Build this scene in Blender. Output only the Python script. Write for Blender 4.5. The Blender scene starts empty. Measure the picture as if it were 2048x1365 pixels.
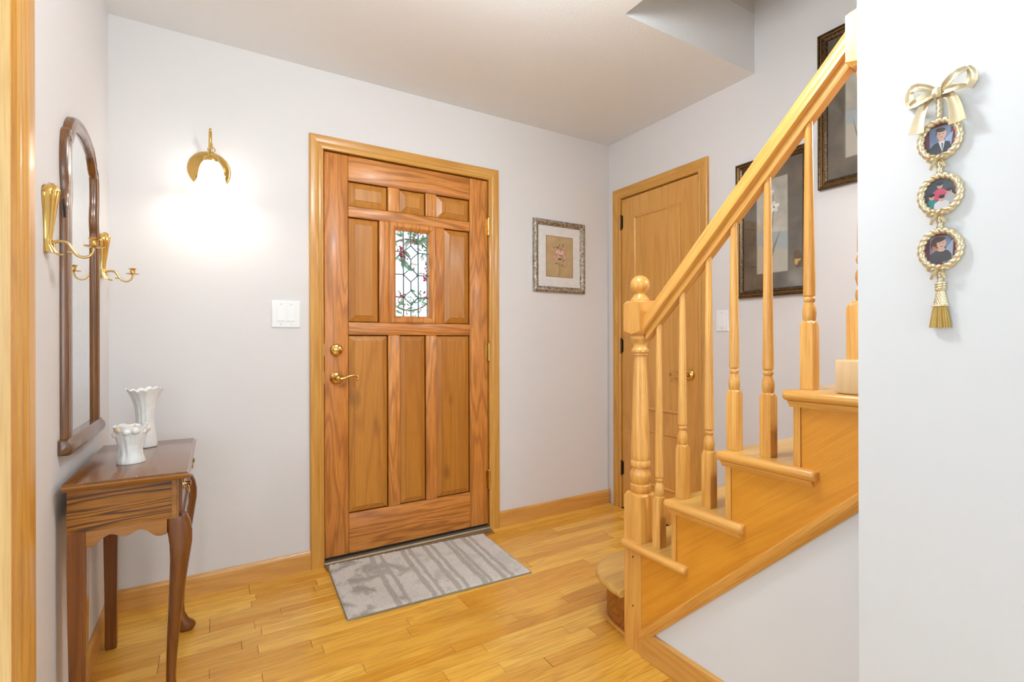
import bpy, bmesh, math, random
from mathutils import Vector, Matrix
R = math.radians
random.seed(7)
scene = bpy.context.scene
col = scene.collection

# ------------------------------------------------------------------ camera
cam = bpy.data.cameras.new('camera')
cam.sensor_fit = 'HORIZONTAL'; cam.sensor_width = 36.0
cam.lens = 991.54 / 2048 * 36.0
cam.clip_start = 0.02
camo = bpy.data.objects.new('camera', cam); col.objects.link(camo)
camo.location = (0, 0, 1.1067)
_y, _p, _r = R(31.0935), R(0.0488), R(-0.1709)
_F = Vector((math.sin(_y) * math.cos(_p), math.cos(_y) * math.cos(_p), math.sin(_p)))
_Rt = Vector((math.cos(_y), -math.sin(_y), 0)); _U = _Rt.cross(_F)
_R2 = _Rt * math.cos(_r) + _U * math.sin(_r); _U2 = _U * math.cos(_r) - _Rt * math.sin(_r)
camo.rotation_euler = Matrix((_R2, _U2, -_F)).transposed().to_euler()
scene.camera = camo

# ------------------------------------------------------------------ world, lights, exposure
world = bpy.data.worlds.new('world'); scene.world = world; world.use_nodes = True
wn = world.node_tree.nodes['Background']
wn.inputs[0].default_value = (0.70, 0.86, 1.0, 1); wn.inputs[1].default_value = 3.5

def area(name, loc, rot, sx, sy, power, color):
    l = bpy.data.lights.new(name, 'AREA'); l.shape = 'RECTANGLE'; l.size = sx; l.size_y = sy
    l.energy = power; l.color = color
    o = bpy.data.objects.new(name, l); col.objects.link(o); o.location = loc; o.rotation_euler = rot
    return o
area('side_window_light', (-3.28, 0.35, 1.45), (0, R(-90), 0), 1.7, 2.6, 19, (0.82, 0.905, 1.0))
area('rear_window_light', (-0.2, -3.08, 1.45), (R(90), 0, 0), 2.4, 1.7, 40, (0.70, 0.92, 1.0))
area('upstairs_light', (1.88, -0.2, 4.75), (0, 0, 0), 0.7, 1.6, 1.5, (1.0, 0.92, 0.82))
STAIR_FILL = 20.0  # strength of the added stair fill, built further down
FILL_GLOBE = 77.0      # strength of the added foyer fill, built further down
scene.view_settings.view_transform = 'Standard'; scene.view_settings.look = 'None'
scene.view_settings.gamma = 1.0; scene.view_settings.use_curve_mapping = False
scene.cycles.adaptive_threshold = 0.06; scene.cycles.max_bounces = 8; scene.cycles.glossy_bounces = 3; scene.cycles.transmission_bounces = 4; scene.cycles.transparent_max_bounces = 6
scene.view_settings.exposure = 0.0

# ------------------------------------------------------------------ materials
def s2l(c):
    return tuple((x / 12.92 if x <= 0.04045 else ((x + 0.055) / 1.055) ** 2.4) for x in [v / 255 for v in c]) + (1,)

_s2l = s2l
class NT:
    def __init__(s, name):
        s.m = bpy.data.materials.new(name); s.m.use_nodes = True
        s.t = s.m.node_tree; s.b = s.t.nodes['Principled BSDF']; s.out = s.t.nodes['Material Output']
    def n(s, typ, **kw):
        nd = s.t.nodes.new('ShaderNode' + typ)
        for k, v in kw.items():
            if k.startswith('i'):
                key = int(k[1:]) if k[1:].isdigit() else k[2:].replace('_', ' ')
                if hasattr(v, 'is_output'): s.t.links.new(v, nd.inputs[key])
                else: nd.inputs[key].default_value = v
            else: setattr(nd, k, v)
        return nd
    def link(s, a, b): s.t.links.new(a, b)
    def math(s, op, a, b=0.0, clamp=False):
        nd = s.n('Math', operation=op, use_clamp=clamp)
        for i, v in enumerate((a, b)):
            if hasattr(v, 'is_output'): s.link(v, nd.inputs[i])
            else: nd.inputs[i].default_value = v
        return nd.outputs[0]
    def ramp(s, fac, stops):
        nd = s.n('ValToRGB'); el = nd.color_ramp.elements
        while len(el) < len(stops): el.new(0.5)
        for e, (p, c) in zip(el, stops): e.position = p; e.color = c
        s.link(fac, nd.inputs[0]); return nd.outputs[0]
    def mix(s, fac, a, b, blend='MIX'):
        nd = s.n('Mix', data_type='RGBA', blend_type=blend)
        for v, k in ((fac, 0), (a, 6), (b, 7)):
            if hasattr(v, 'is_output'): s.link(v, nd.inputs[k])
            else: nd.inputs[k].default_value = v
        return nd.outputs[2]
    def noise(s, vec, scale, detail=2.0, rough=0.5, dist=0.0):
        nd = s.n('TexNoise'); s.link(vec, nd.inputs['Vector'])
        nd.inputs['Scale'].default_value = scale; nd.inputs['Detail'].default_value = detail
        nd.inputs['Roughness'].default_value = rough; nd.inputs['Distortion'].default_value = dist
        return nd.outputs[0]
    def bump(s, h, strength=0.2, dist=0.002):
        nd = s.n('Bump'); nd.inputs['Strength'].default_value = strength; nd.inputs['Distance'].default_value = dist
        s.link(h, nd.inputs['Height']); s.link(nd.outputs[0], s.b.inputs['Normal'])
    def set(s, **kw):
        for k, v in kw.items():
            key = k.replace('_', ' ')
            if hasattr(v, 'is_output'): s.link(v, s.b.inputs[key])
            else: s.b.inputs[key].default_value = v
        return s

def wood(name, dark, mid, light, axis='Z', ring=0.45, pore=0.35, rough=0.34, vary=0.25, scale=1.0, rot=None, coat=0.2, knots=0.0, freq=9.0, gain=1.0, hue=1.05):
    s2l = lambda c: tuple(min(.95, x * gain * k) for x, k in zip(_s2l(c)[:3], (1.0, hue, 1.0))) + (1,)
    m = NT(name)
    tc = m.n('TexCoord'); oi = m.n('ObjectInfo'); ge = m.n('NewGeometry')
    rnd = m.math('FRACT', m.math('ADD', oi.outputs['Random'], ge.outputs['Random Per Island']))
    off = m.n('VectorMath', operation='SCALE'); off.inputs[0].default_value = (17.3, 11.1, 23.7); m.link(rnd, off.inputs[3])
    ad = m.n('VectorMath', operation='ADD'); m.link(tc.outputs['Object'], ad.inputs[0]); m.link(off.outputs[0], ad.inputs[1])
    v = ad.outputs[0]
    if rot:
        r0 = m.n('VectorRotate', rotation_type='EULER_XYZ'); m.link(v, r0.inputs[0]); r0.inputs['Rotation'].default_value = rot; v = r0.outputs[0]
    def mapped(along):
        sc = {'X': (along, 1, 1), 'Y': (1, along, 1), 'Z': (1, 1, along)}[axis]
        mp = m.n('Mapping'); m.link(v, mp.inputs[0]); mp.inputs['Scale'].default_value = sc; return mp.outputs[0]
    a = m.noise(mapped(0.09), 7.5 * scale, 2.0, 0.45, 0.3)
    rg = m.math('SINE', m.math('MULTIPLY', a, 6.283 * freq))
    rg = m.math('POWER', m.math('MULTIPLY', m.math('ADD', rg, 1.0), 0.5), 2.2)
    fine = m.noise(mapped(0.025), 260 * scale, 2.0, 0.6)
    fine = m.ramp(fine, [(0.45, (0, 0, 0, 1)), (0.68, (1, 1, 1, 1))])
    broad = m.noise(mapped(0.16), 4.0 * scale, 3.0, 0.55)
    t = m.math('ADD', m.math('MULTIPLY', m.math('SUBTRACT', broad, 0.5), 1.6), m.math('ADD', 0.5, m.math('MULTIPLY', m.math('SUBTRACT', rnd, 0.5), vary * 2)), True)
    base = m.mix(t, s2l(mid), s2l(light))
    c = m.mix(m.math('MULTIPLY', rg, ring), base, s2l(dark))
    c = m.mix(m.math('MULTIPLY', fine, pore), c, s2l(dark))
    if knots:
        kn = m.noise(mapped(0.45), 7.0, 1.0, 0.4)
        kk = m.ramp(kn, [(0.70, (0, 0, 0, 1)), (0.80, (1, 1, 1, 1))])
        c = m.mix(m.math('MULTIPLY', kk, knots), c, s2l([x * 0.55 for x in dark]))
    m.set(Base_Color=c, Roughness=rough, Coat_Weight=coat, Coat_Roughness=0.16)
    m.bump(m.math('ADD', m.math('MULTIPLY', fine, -0.5), m.math('MULTIPLY', rg, -0.4)), 0.12, 0.001)
    return m.m

def paint(name, c, bump=0.06, scale=180, rough=0.72):
    m = NT(name); tc = m.n('TexCoord')
    n = m.noise(tc.outputs['Object'], scale, 3.0, 0.6)
    m.set(Base_Color=s2l(c), Roughness=rough); m.b.inputs['Specular IOR Level'].default_value = 0.3
    m.bump(n, bump, 0.002); return m.m

def plain(name, c, rough=0.5, metal=0.0, bumps=None, coat=0.0):
    m = NT(name); tc = m.n('TexCoord')
    n = m.noise(tc.outputs['Object'], 40, 3.0, 0.6)
    cc = m.mix(n, s2l([x * 0.93 for x in c]), s2l([min(255, x * 1.05) for x in c]))
    m.set(Base_Color=cc, Roughness=rough, Metallic=metal, Coat_Weight=coat)
    if bumps:
        m.bump(m.noise(tc.outputs['Object'], bumps[0], 3.0, 0.6), bumps[1], bumps[2])
    return m.m

M = {}
OAK = ((176, 108, 34), (206, 143, 60), (222, 166, 84))
M['oak_z'] = wood('oak_casing_upright', *OAK, axis='Z', ring=0.35)
M['jamb'] = wood('pale_oak_jamb', (200, 148, 82), (224, 180, 112), (236, 198, 134), hue=0.99, axis='Z', ring=0.3, gain=1.05)
M['oak_x'] = wood('oak_casing_level', *OAK, axis='X', ring=0.35)
M['oak_y'] = wood('oak_casing_along_wall', *OAK, axis='Y', ring=0.35)
DOORC = ((118, 62, 20), (176, 106, 44), (200, 132, 66))
M['door_z'] = wood('stained_oak_upright', *DOORC, axis='Z', ring=0.5, pore=0.55, vary=0.2, rough=0.4, coat=0.1, gain=1.42, scale=1.5)
M['door_x'] = wood('stained_oak_level', *DOORC, axis='X', ring=0.6, pore=0.55, vary=0.2, rough=0.4, coat=0.1, freq=10, gain=1.42, scale=1.4)
M['door_panel'] = wood('stained_pine_panel', (122, 66, 16), (164, 100, 32), (182, 120, 46), axis='Z', ring=0.3, pore=0.25, vary=0.2, rough=0.38, coat=0.08, knots=0.7, gain=1.3)
CLO = ((176, 112, 44), (200, 140, 66), (212, 154, 80))
M['closet'] = wood('oak_veneer_closet', *CLO, axis='Z', gain=1.15, ring=0.28, pore=0.28, vary=0.05)
M['closet_y'] = wood('oak_veneer_closet_level', *CLO, axis='Y', gain=1.15, ring=0.25, pore=0.25, vary=0.05)
FLO = ((160, 98, 22), (200, 140, 44), (228, 174, 76))
M['floor'] = wood('oak_strip_floor', *FLO, axis='X', hue=1.03, gain=1.27, ring=0.30, pore=0.45, vary=0.62, rough=0.3, coat=0.3, scale=1.7)
M['base_x'] = wood('oak_baseboard_back', (170, 108, 42), (200, 140, 66), (214, 158, 88), axis='X', gain=1.12, ring=0.3)
M['base_y'] = wood('oak_baseboard_side', (170, 108, 42), (200, 140, 66), (214, 158, 88), axis='Y', gain=1.12, ring=0.3)
STR = ((176, 108, 36), (206, 146, 66), (224, 172, 96))
M['stair_z'] = wood('turned_oak', *STR, axis='Z', hue=1.02, gain=1.2, ring=0.3, pore=0.45, vary=0.25)
M['stair_y'] = wood('oak_nosing', *STR, axis='Y', hue=1.02, gain=1.18, ring=0.25, pore=0.3, vary=0.15)
M['tread'] = wood('oak_tread', (176, 116, 40), (206, 154, 76), (222, 176, 100), axis='X', ring=0.3, pore=0.3, vary=0.15)
M['rail'] = wood('oak_handrail', (172, 98, 30), (208, 144, 62), (226, 170, 92), axis='Y', gain=1.12, ring=0.2, pore=0.55, rot=(R(45), 0, 0))
M['stringer'] = wood('orange_veneer_panel', (184, 108, 20), (212, 136, 36), (224, 150, 50), axis='Y', gain=1.05, ring=0.18, pore=0.3, vary=0.0, rot=(R(38), 0, 0), scale=0.8)
M['riser'] = wood('reddish_riser_board', (110, 52, 14), (164, 92, 32), (182, 110, 46), axis='X', ring=0.5, pore=0.4)
M['pale'] = wood('pale_maple_block', (206, 162, 106), (226, 192, 142), (236, 206, 160), hue=0.99, axis='Z', ring=0.2, pore=0.15)
TAB = ((58, 28, 6), (122, 70, 22), (160, 100, 36))
M['table_side'] = wood('walnut_stained_side', (58, 24, 0), (150, 86, 16), (190, 122, 32), axis='X', ring=0.9, pore=0.55, vary=0.05, rough=0.38, freq=16, coat=0.05, scale=1.5)
M['table_y'] = wood('walnut_stained_top', (70, 36, 12), (118, 68, 30), (140, 86, 42), axis='Y', ring=0.35, pore=0.3, vary=0.05, rough=0.2, coat=0.6)
M['table_z'] = wood('walnut_stained_leg', (72, 32, 6), (112, 58, 16), (134, 74, 26), axis='Z', ring=0.3, pore=0.3, vary=0.1, rough=0.24, coat=0.5)
M['table_edge'] = wood('walnut_stained_edge', (92, 48, 10), (148, 88, 30), (172, 110, 44), axis='X', ring=0.35, pore=0.3, vary=0.05, rough=0.24, coat=0.5)
M['mirror_wood'] = wood('walnut_mirror_frame', (58, 28, 6), (106, 60, 20), (134, 82, 34), axis='Z', ring=0.35, pore=0.35, vary=0.1, rough=0.25, coat=0.6)
M['wall'] = paint('warm_grey_wall_paint', (226, 223, 223))
M['wall_white'] = paint('white_wall_paint', (225, 226, 228))
M['ceiling'] = paint('textured_ceiling_paint', (238, 240, 243), bump=0.55, scale=110, rough=0.9)
M['brass'] = plain('polished_brass', (226, 186, 108), 0.14, 1.0)
M['brass_soft'] = plain('satin_brass', (212, 180, 122), 0.28, 1.0)
M['champagne'] = plain('champagne_gilt', (226, 210, 174), 0.34, 0.8, (220, 0.25, 0.001))
M['tassel'] = plain('gilt_fringe', (186, 152, 84), 0.45, 0.7)
M['dark_hinge'] = plain('dark_bronze', (92, 74, 50), 0.35, 1.0)
M['mirror'] = plain('silvered_mirror', (240, 242, 243), 0.01, 1.0)
M['plate'] = paint('white_plastic', (242, 243, 245), bump=0.0, rough=0.35)
M['screw'] = plain('screw_metal', (190, 190, 186), 0.35, 0.8)
M['ceramic'] = plain('glazed_white_porcelain', (240, 239, 236), 0.22, 0.0, (120, 0.2, 0.002), coat=0.4)
M['ivory'] = plain('cream_porcelain_rim', (240, 214, 176), 0.3, coat=0.3)
M['lead'] = plain('lead_came', (96, 100, 100), 0.5, 0.3)
M['dark_gap'] = plain('dark_weatherstrip', (34, 26, 22), 0.8)
M['threshold'] = plain('worn_metal_threshold', (150, 132, 106), 0.45, 0.5)
M['matboard'] = plain('white_matboard', (238, 236, 234), 0.8)
M['bounce_carpet'] = plain('cream_bounce_carpet', (226, 220, 210), 0.95, 0.0, (300, 0.5, 0.004))
M['black'] = plain('black_metal', (40, 36, 32), 0.4, 0.5)
M['concrete'] = plain('porch_concrete', (176, 174, 170), 0.9)
def mk_leaf():
    m = NT('wreath_leaf'); tc = m.n('TexCoord'); g = m.n('NewGeometry')
    c = m.ramp(g.outputs['Random Per Island'], [(0.0, s2l((86, 140, 96))), (0.55, s2l((150, 186, 150))), (0.8, s2l((214, 190, 186))), (1.0, s2l((226, 168, 168)))])
    d = m.n('BsdfDiffuse'); t = m.n('BsdfTranslucent'); m.link(c, d.inputs[0]); m.link(c, t.inputs[0])
    mx = m.n('MixShader'); mx.inputs[0].default_value = 0.6; m.link(d.outputs[0], mx.inputs[1]); m.link(t.outputs[0], mx.inputs[2]); m.link(mx.outputs[0], m.out.inputs[0]); return m.m
M['leaf'] = mk_leaf()
M['twig'] = plain('wreath_twig', (150, 120, 90), 0.8)
M['berry'] = plain('red_berry', (214, 58, 76), 0.3)

def mk_silver():
    m = NT('carved_silver_frame'); tc = m.n('TexCoord')
    n = m.noise(tc.outputs['Object'], 70, 4.0, 0.7)
    c = m.ramp(n, [(0.35, s2l((112, 100, 84))), (0.55, s2l((186, 178, 164))), (0.7, s2l((232, 228, 220)))])
    m.set(Base_Color=c, Metallic=0.85, Roughness=0.3); m.bump(n, 0.9, 0.006); return m.m
M['silver'] = mk_silver()
def mk_bronze():
    m = NT('antique_bronze_frame'); tc = m.n('TexCoord')
    n = m.noise(tc.outputs['Object'], 120, 3.0, 0.6)
    c = m.ramp(n, [(0.35, s2l((52, 38, 26))), (0.62, s2l((104, 80, 52)))])
    m.set(Base_Color=c, Metallic=0.6, Roughness=0.34); m.bump(n, 0.3, 0.002); return m.m
M['bronze'] = mk_bronze()
M['gold_line'] = plain('gilt_line', (156, 120, 66), 0.35, 0.8)
def mk_mottle(name, c1, c2, sc):
    m = NT(name); tc = m.n('TexCoord')
    n = m.noise(tc.outputs['Object'], sc, 5.0, 0.65, 0.4)
    m.set(Base_Color=m.ramp(n, [(0.3, s2l(c1)), (0.7, s2l(c2))]), Roughness=0.7); return m.m
M['brown_mat'] = mk_mottle('mottled_brown_matboard', (76, 66, 54), (112, 100, 84), 9)
M['orchid_ground'] = mk_mottle('orchid_print_ground', (160, 152, 138), (206, 200, 186), 7)
M['floral_ground'] = mk_mottle('floral_print_ground', (186, 156, 112), (206, 180, 138), 12)
def mk_glass(name, tint=(1, 1, 1, 1), ior=1.55):
    m = NT(name); t = m.t
    tr = m.n('BsdfTransparent'); tr.inputs[0].default_value = tint
    gl = m.n('BsdfGlossy'); gl.inputs['Roughness'].default_value = 0.02
    lw = m.n('LayerWeight'); lw.inputs[0].default_value = 0.5; f0 = ((ior - 1) / (ior + 1)) ** 2
    fr = m.math('ADD', f0, m.math('MULTIPLY', m.math('POWER', lw.outputs['Facing'], 5.0), 1 - f0))
    mx = m.n('MixShader'); m.link(fr, mx.inputs[0]); m.link(tr.outputs[0], mx.inputs[1]); m.link(gl.outputs[0], mx.inputs[2])
    m.link(mx.outputs[0], m.out.inputs[0]); return m.m
M['glass'] = mk_glass('clear_glass')
M['pane'] = mk_glass('bevelled_glass', (0.97, 0.99, 0.985, 1))
def mk_shade():
    m = NT('lit_frosted_glass_shade')
    m.set(Base_Color=(1, 0.96, 0.88, 1), Roughness=0.4, Emission_Color=(1.0, 0.97, 0.90, 1), Emission_Strength=7.0); return m.m
M['shade'] = mk_shade()
def mk_bulb():
    m = NT('lit_bulb'); m.set(Emission_Color=(1.0, 0.97, 0.90, 1), Emission_Strength=96.0); return m.m
M['bulb'] = mk_bulb()
def mk_rug():
    m = NT('taupe_pile_rug'); tc = m.n('TexCoord'); sp = m.n('SeparateXYZ')
    wob = m.noise(tc.outputs['Object'], 9, 2.0)
    m.link(tc.outputs['Object'], sp.inputs[0])
    x = m.math('ADD', sp.outputs[0], m.math('MULTIPLY', m.math('SUBTRACT', wob, 0.5), 0.025))
    acc = None
    for c, w in ((-0.215, .012), (-0.17, .009), (-0.06, .012), (-0.02, .010), (0.06, .012), (0.10, .010), (0.185, .013), (0.215, .010), (0.285, .012), (0.325, .010)):
        d = m.math('LESS_THAN', m.math('ABSOLUTE', m.math('SUBTRACT', x, c)), w)
        acc = d if acc is None else m.math('MAXIMUM', acc, d)
    bl = m.noise(tc.outputs['Object'], 7.5, 3.0, 0.6, 0.5)
    blr = m.ramp(bl, [(0.5, (0, 0, 0, 1)), (0.62, (1, 1, 1, 1))])
    leftw = m.math('MULTIPLY', m.math('SUBTRACT', 0.12, sp.outputs[0]), 3.0, True)
    d = m.math('MAXIMUM', m.math('MULTIPLY', acc, 0.8), m.math('MULTIPLY', blr, m.math('ADD', 0.3, m.math('MULTIPLY', leftw, 0.75))))
    fine = m.noise(tc.outputs['Object'], 260, 3.0, 0.75)
    fine = m.ramp(fine, [(0.38, (0, 0, 0, 1)), (0.66, (1, 1, 1, 1))])
    c = m.mix(d, s2l((238, 228, 218)), s2l((182, 170, 156)))
    c = m.mix(m.math('MULTIPLY', fine, 0.35), c, s2l((140, 128, 116)))
    m.set(Base_Color=c, Roughness=0.95); m.b.inputs['Sheen Weight'].default_value = 0.3
    m.bump(fine, 0.6, 0.004); return m.m
M['rug'] = mk_rug()
M['rug_edge'] = plain('rug_binding', (150, 138, 124), 0.95)

# ------------------------------------------------------------------ mesh helpers
def wloc(o):
    v = Vector((0, 0, 0))
    while o is not None: v += o.location; o = o.parent
    return v

def empty(name, loc, label=None, cat=None, group=None, kind=None, parent=None):
    o = bpy.data.objects.new(name, None); col.objects.link(o); o.empty_display_size = 0.05
    o.location = loc; tag(o, label, cat, group, kind)
    if parent: o.parent = parent
    return o

def tag(o, label=None, cat=None, group=None, kind=None):
    if label: o['label'] = label
    if cat: o['category'] = cat
    if group: o['group'] = group
    if kind: o['kind'] = kind
    return o

class MB:
    def __init__(s): s.v = []; s.f = []; s.mi = []
    def face(s, idx, mi=0): s.f.append(tuple(idx)); s.mi.append(mi)
    def add(s, vs, fs, mi=0):
        b = len(s.v); s.v += [Vector(p) for p in vs]
        for f in fs: s.face([b + i for i in f], mi)
        return s
    def box(s, x0, x1, y0, y1, z0, z1, mi=0):
        x0, x1 = sorted((x0, x1)); y0, y1 = sorted((y0, y1)); z0, z1 = sorted((z0, z1))
        return s.add([(x0, y0, z0), (x1, y0, z0), (x1, y1, z0), (x0, y1, z0), (x0, y0, z1), (x1, y0, z1), (x1, y1, z1), (x0, y1, z1)],
                     [(0, 3, 2, 1), (4, 5, 6, 7), (0, 1, 5, 4), (1, 2, 6, 5), (2, 3, 7, 6), (3, 0, 4, 7)], mi)
    def prism(s, pts, fn, a, b, mi=0):
        """closed 2D outline, fn(p, depth) -> 3D, between depths a and b"""
        n = len(pts); vs = [fn(p, a) for p in pts] + [fn(p, b) for p in pts]
        fs = [tuple(range(n))[::-1], tuple(range(n, 2 * n))] + [(i, (i + 1) % n, n + (i + 1) % n, n + i) for i in range(n)]
        return s.add(vs, fs, mi)
    def rings(s, rings, cap=True, closed=True, mi=0):
        n = len(rings[0]); vs = [p for r in rings for p in r]; fs = []
        for k in range(len(rings) - 1):
            for i in range(n if closed else n - 1):
                j = (i + 1) % n; fs.append((k * n + i, k * n + j, (k + 1) * n + j, (k + 1) * n + i))
        if cap:
            fs.append(tuple(range(n))[::-1]); fs.append(tuple((len(rings) - 1) * n + i for i in range(n)))
        return s.add(vs, fs, mi)
    def lathe(s, cx, cy, prof, seg=24, mi=0, cap=True):
        return s.rings([[(cx + r * math.cos(2 * math.pi * i / seg), cy + r * math.sin(2 * math.pi * i / seg), z) for i in range(seg)] for r, z in prof], cap, True, mi)
    def lathe_axis(s, c, axis, prof, seg=24, mi=0):
        """profile (r, h) about an arbitrary axis"""
        ax = Vector(axis).normalized(); u = ax.orthogonal().normalized(); w = ax.cross(u); c = Vector(c)
        return s.rings([[c + ax * h + (u * math.cos(2 * math.pi * i / seg) + w * math.sin(2 * math.pi * i / seg)) * r for i in range(seg)] for r, h in prof], True, True, mi)
    def tube(s, pts, rad, seg=10, mi=0, closed=False, up=None):
        pts = [Vector(p) for p in pts]; n = len(pts)
        if not hasattr(rad, '__len__'): rad = [rad] * n
        rs = []; prev = None
        for i, p in enumerate(pts):
            a = pts[(i - 1) % n] if (closed or i > 0) else p; b = pts[(i + 1) % n] if (closed or i < n - 1) else p
            t = (b - a).normalized()
            if prev is None: u = (Vector(up) - t * t.dot(Vector(up))).normalized() if up else t.orthogonal().normalized()
            else: u = (prev - t * prev.dot(t)).normalized()
            prev = u; w = t.cross(u)
            rs.append([p + (u * math.cos(2 * math.pi * k / seg) + w * math.sin(2 * math.pi * k / seg)) * rad[i] for k in range(seg)])
        if closed: rs.append(rs[0]); return s.rings(rs, False, True, mi)
        return s.rings(rs, True, True, mi)
    def sphere(s, c, r, seg=16, rg=10, mi=0, sq=(1, 1, 1)):
        c = Vector(c); rr = []
        for k in range(rg + 1):
            a = -math.pi / 2 + math.pi * k / rg; q = max(math.cos(a), 0.02)
            rr.append([c + Vector((r * q * math.cos(2 * math.pi * i / seg) * sq[0], r * q * math.sin(2 * math.pi * i / seg) * sq[1], r * math.sin(a) * sq[2])) for i in range(seg)])
        return s.rings(rr, True, True, mi)
    def build(s, name, mat, parent=None, smooth=None, bevel=None, bseg=1, loc=None, kind=None):
        org = wloc(parent) if parent is not None else (Vector(loc) if loc is not None else Vector((0, 0, 0)))
        me = bpy.data.meshes.new(name)
        me.from_pydata([tuple(p - org) for p in s.v], [], s.f)
        mats = mat if isinstance(mat, (list, tuple)) else [mat]
        for m in mats: me.materials.append(m if not isinstance(m, str) else M[m])
        if len(mats) > 1: me.polygons.foreach_set('material_index', s.mi)
        bm = bmesh.new(); bm.from_mesh(me); bmesh.ops.recalc_face_normals(bm, faces=bm.faces[:])
        if bevel:
            es = [e for e in bm.edges if len(e.link_faces) == 2 and e.calc_face_angle(0) > R(40)]
            bmesh.ops.bevel(bm, geom=es, offset=bevel, segments=bseg, affect='EDGES', profile=0.5, clamp_overlap=True)
        bm.to_mesh(me); bm.free()
        if smooth is not None:
            me.shade_smooth()
            try: me.set_sharp_from_angle(angle=R(smooth))
            except Exception: pass
        o = bpy.data.objects.new(name, me); col.objects.link(o)
        if parent is not None: o.parent = parent
        elif loc is not None: o.location = loc
        if kind: o['kind'] = kind
        return o

def lerp(a, b, t): return a + (b - a) * t
def catmull(pts, n=8, closed=False):
    P = [Vector(p) for p in pts]; N = len(P); out = []
    for i in range(N if closed else N - 1):
        p0 = P[(i - 1) % N] if (closed or i > 0) else P[i]; p1 = P[i]; p2 = P[(i + 1) % N]
        p3 = P[(i + 2) % N] if (closed or i < N - 2) else p2
        for k in range(n):
            t = k / n
            out.append(0.5 * ((2 * p1) + (p2 - p0) * t + (2 * p0 - 5 * p1 + 4 * p2 - p3) * t * t + (3 * p1 - p0 - 3 * p2 + p3) * t ** 3))
    if not closed: out.append(P[-1])
    return out

# ------------------------------------------------------------------ dimensions
D = 2.574; XL = -0.363; XR = 2.331; H = 2.447
FX0, FX1, FZ0, FZ1 = 0.471, 1.387, 0.034, 2.052      # front door slab
CY0, CY1, CZ1 = 1.840, 2.448, 2.046                   # closet door slab
OPY = 1.43                                             # far jamb of the opening in the left wall
WX, WY = 1.449, 1.4995                                 # stairwell opening corner
FWX, FWY = 1.2, 0.534                                  # near white wall on the camera's right
SX = 1.284                                             # open side of the stair

# ------------------------------------------------------------------ the room shell
b = MB()
b.box(XL - .12, FX0 - .018, D, D + .12, -.05, H + .3)
b.box(FX1 + .018, XR + .12, D, D + .12, -.05, H + .3)
b.box(FX0 - .018, FX1 + .018, D, D + .12, FZ1 + .02, H + .3)
b.build('wall_back', 'wall', kind='structure')
b = MB()
b.box(XR, XR + .12, -3.2, CY0 - .018, -.05, 5.0)
b.box(XR, XR + .12, CY1 + .018, D, -.05, 5.0)
b.box(XR, XR + .12, CY0 - .018, CY1 + .018, CZ1 + .018, 5.0)
b.build('wall_right', 'wall', kind='structure')
b = MB()
b.box(XL - .12, XL, OPY + .016, D, -.05, H)
b.box(XL - .12, XL, -1.3, OPY + .016, 2.10, H)
b.box(XL - .12, XL, -3.2, -1.3, -.05, H)
b.build('wall_left', 'wall', kind='structure')
b = MB()
b.box(FWX, FWX + .075, -3.2, FWY, -.05, H)
b.build('wall_near', 'wall_white', kind='structure')
b = MB()   # triangular wall below the stair
b.prism([(1.256, -.05), (1.256, .078), (FWY - .03, .79), (FWY - .03, -.05)], lambda p, d: (d, p[0], p[1]), 1.294, 1.334)
b.build('wall_understair', 'wall_white', kind='structure')
b = MB()
b.box(-3.5, WX, -3.2, D, H, H + .3)
b.box(WX, XR, WY, D, H, H + .3)
b.build('ceiling', 'ceiling', kind='structure')
b = MB()
b.box(WX, XR, WY, WY + .05, H + .3, 5.0)
b.box(WX - .06, WX, -3.2, WY + .05, H + .3, 5.0)
b.box(WX - .06, XR, -3.2, WY + .05, 5.0, 5.1)
b.build('wall_stairwell', 'wall', kind='structure')
def holed(b, fn, u0, u1, z1, hu0, hu1, hz0, hz1):
    for a, c, d, e in ((u0, hu0, -.05, z1), (hu1, u1, -.05, z1), (hu0, hu1, -.05, hz0), (hu0, hu1, hz1, z1)): fn(b, a, c, d, e)
b = MB()
holed(b, lambda q, a, c, d, e: q.box(a, c, -3.2, -3.32, d, e), -3.5, XR + .12, 5.1, -1.4, 1.0, .6, 2.3)
b.build('wall_rear', 'wall', kind='structure')
b = MB()
holed(b, lambda q, a, c, d, e: q.box(-3.5, -3.38, a, c, d, e), -3.2, D + .12, H + .3, -.95, 1.65, .6, 2.3)
b.build('wall_side', 'wall', kind='structure')
b = MB(); b.box(-3.5, XL - .12, D, D + .12, -.05, H + .3); b.build('wall_side_room', 'wall', kind='structure')
for nm, fn, u0, u1 in (('window_1', lambda a, c, z0, z1: (a, c, -3.30, -3.24, z0, z1), -1.4, 1.0), ('window_2', lambda a, c, z0, z1: (-3.47, -3.41, a, c, z0, z1), -.95, 1.65)):
    w = empty(nm, (0, 0, 0), kind='structure')
    f = MB()
    for k in range(4):
        u = lerp(u0, u1, k / 3); f.box(*fn(max(u0, u - .03), min(u1, u + .03), .6, 2.3))
    f.box(*fn(u0, u1, .6, .66)); f.box(*fn(u0, u1, 2.24, 2.3)); f.build('frame', 'plate', w)

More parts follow.
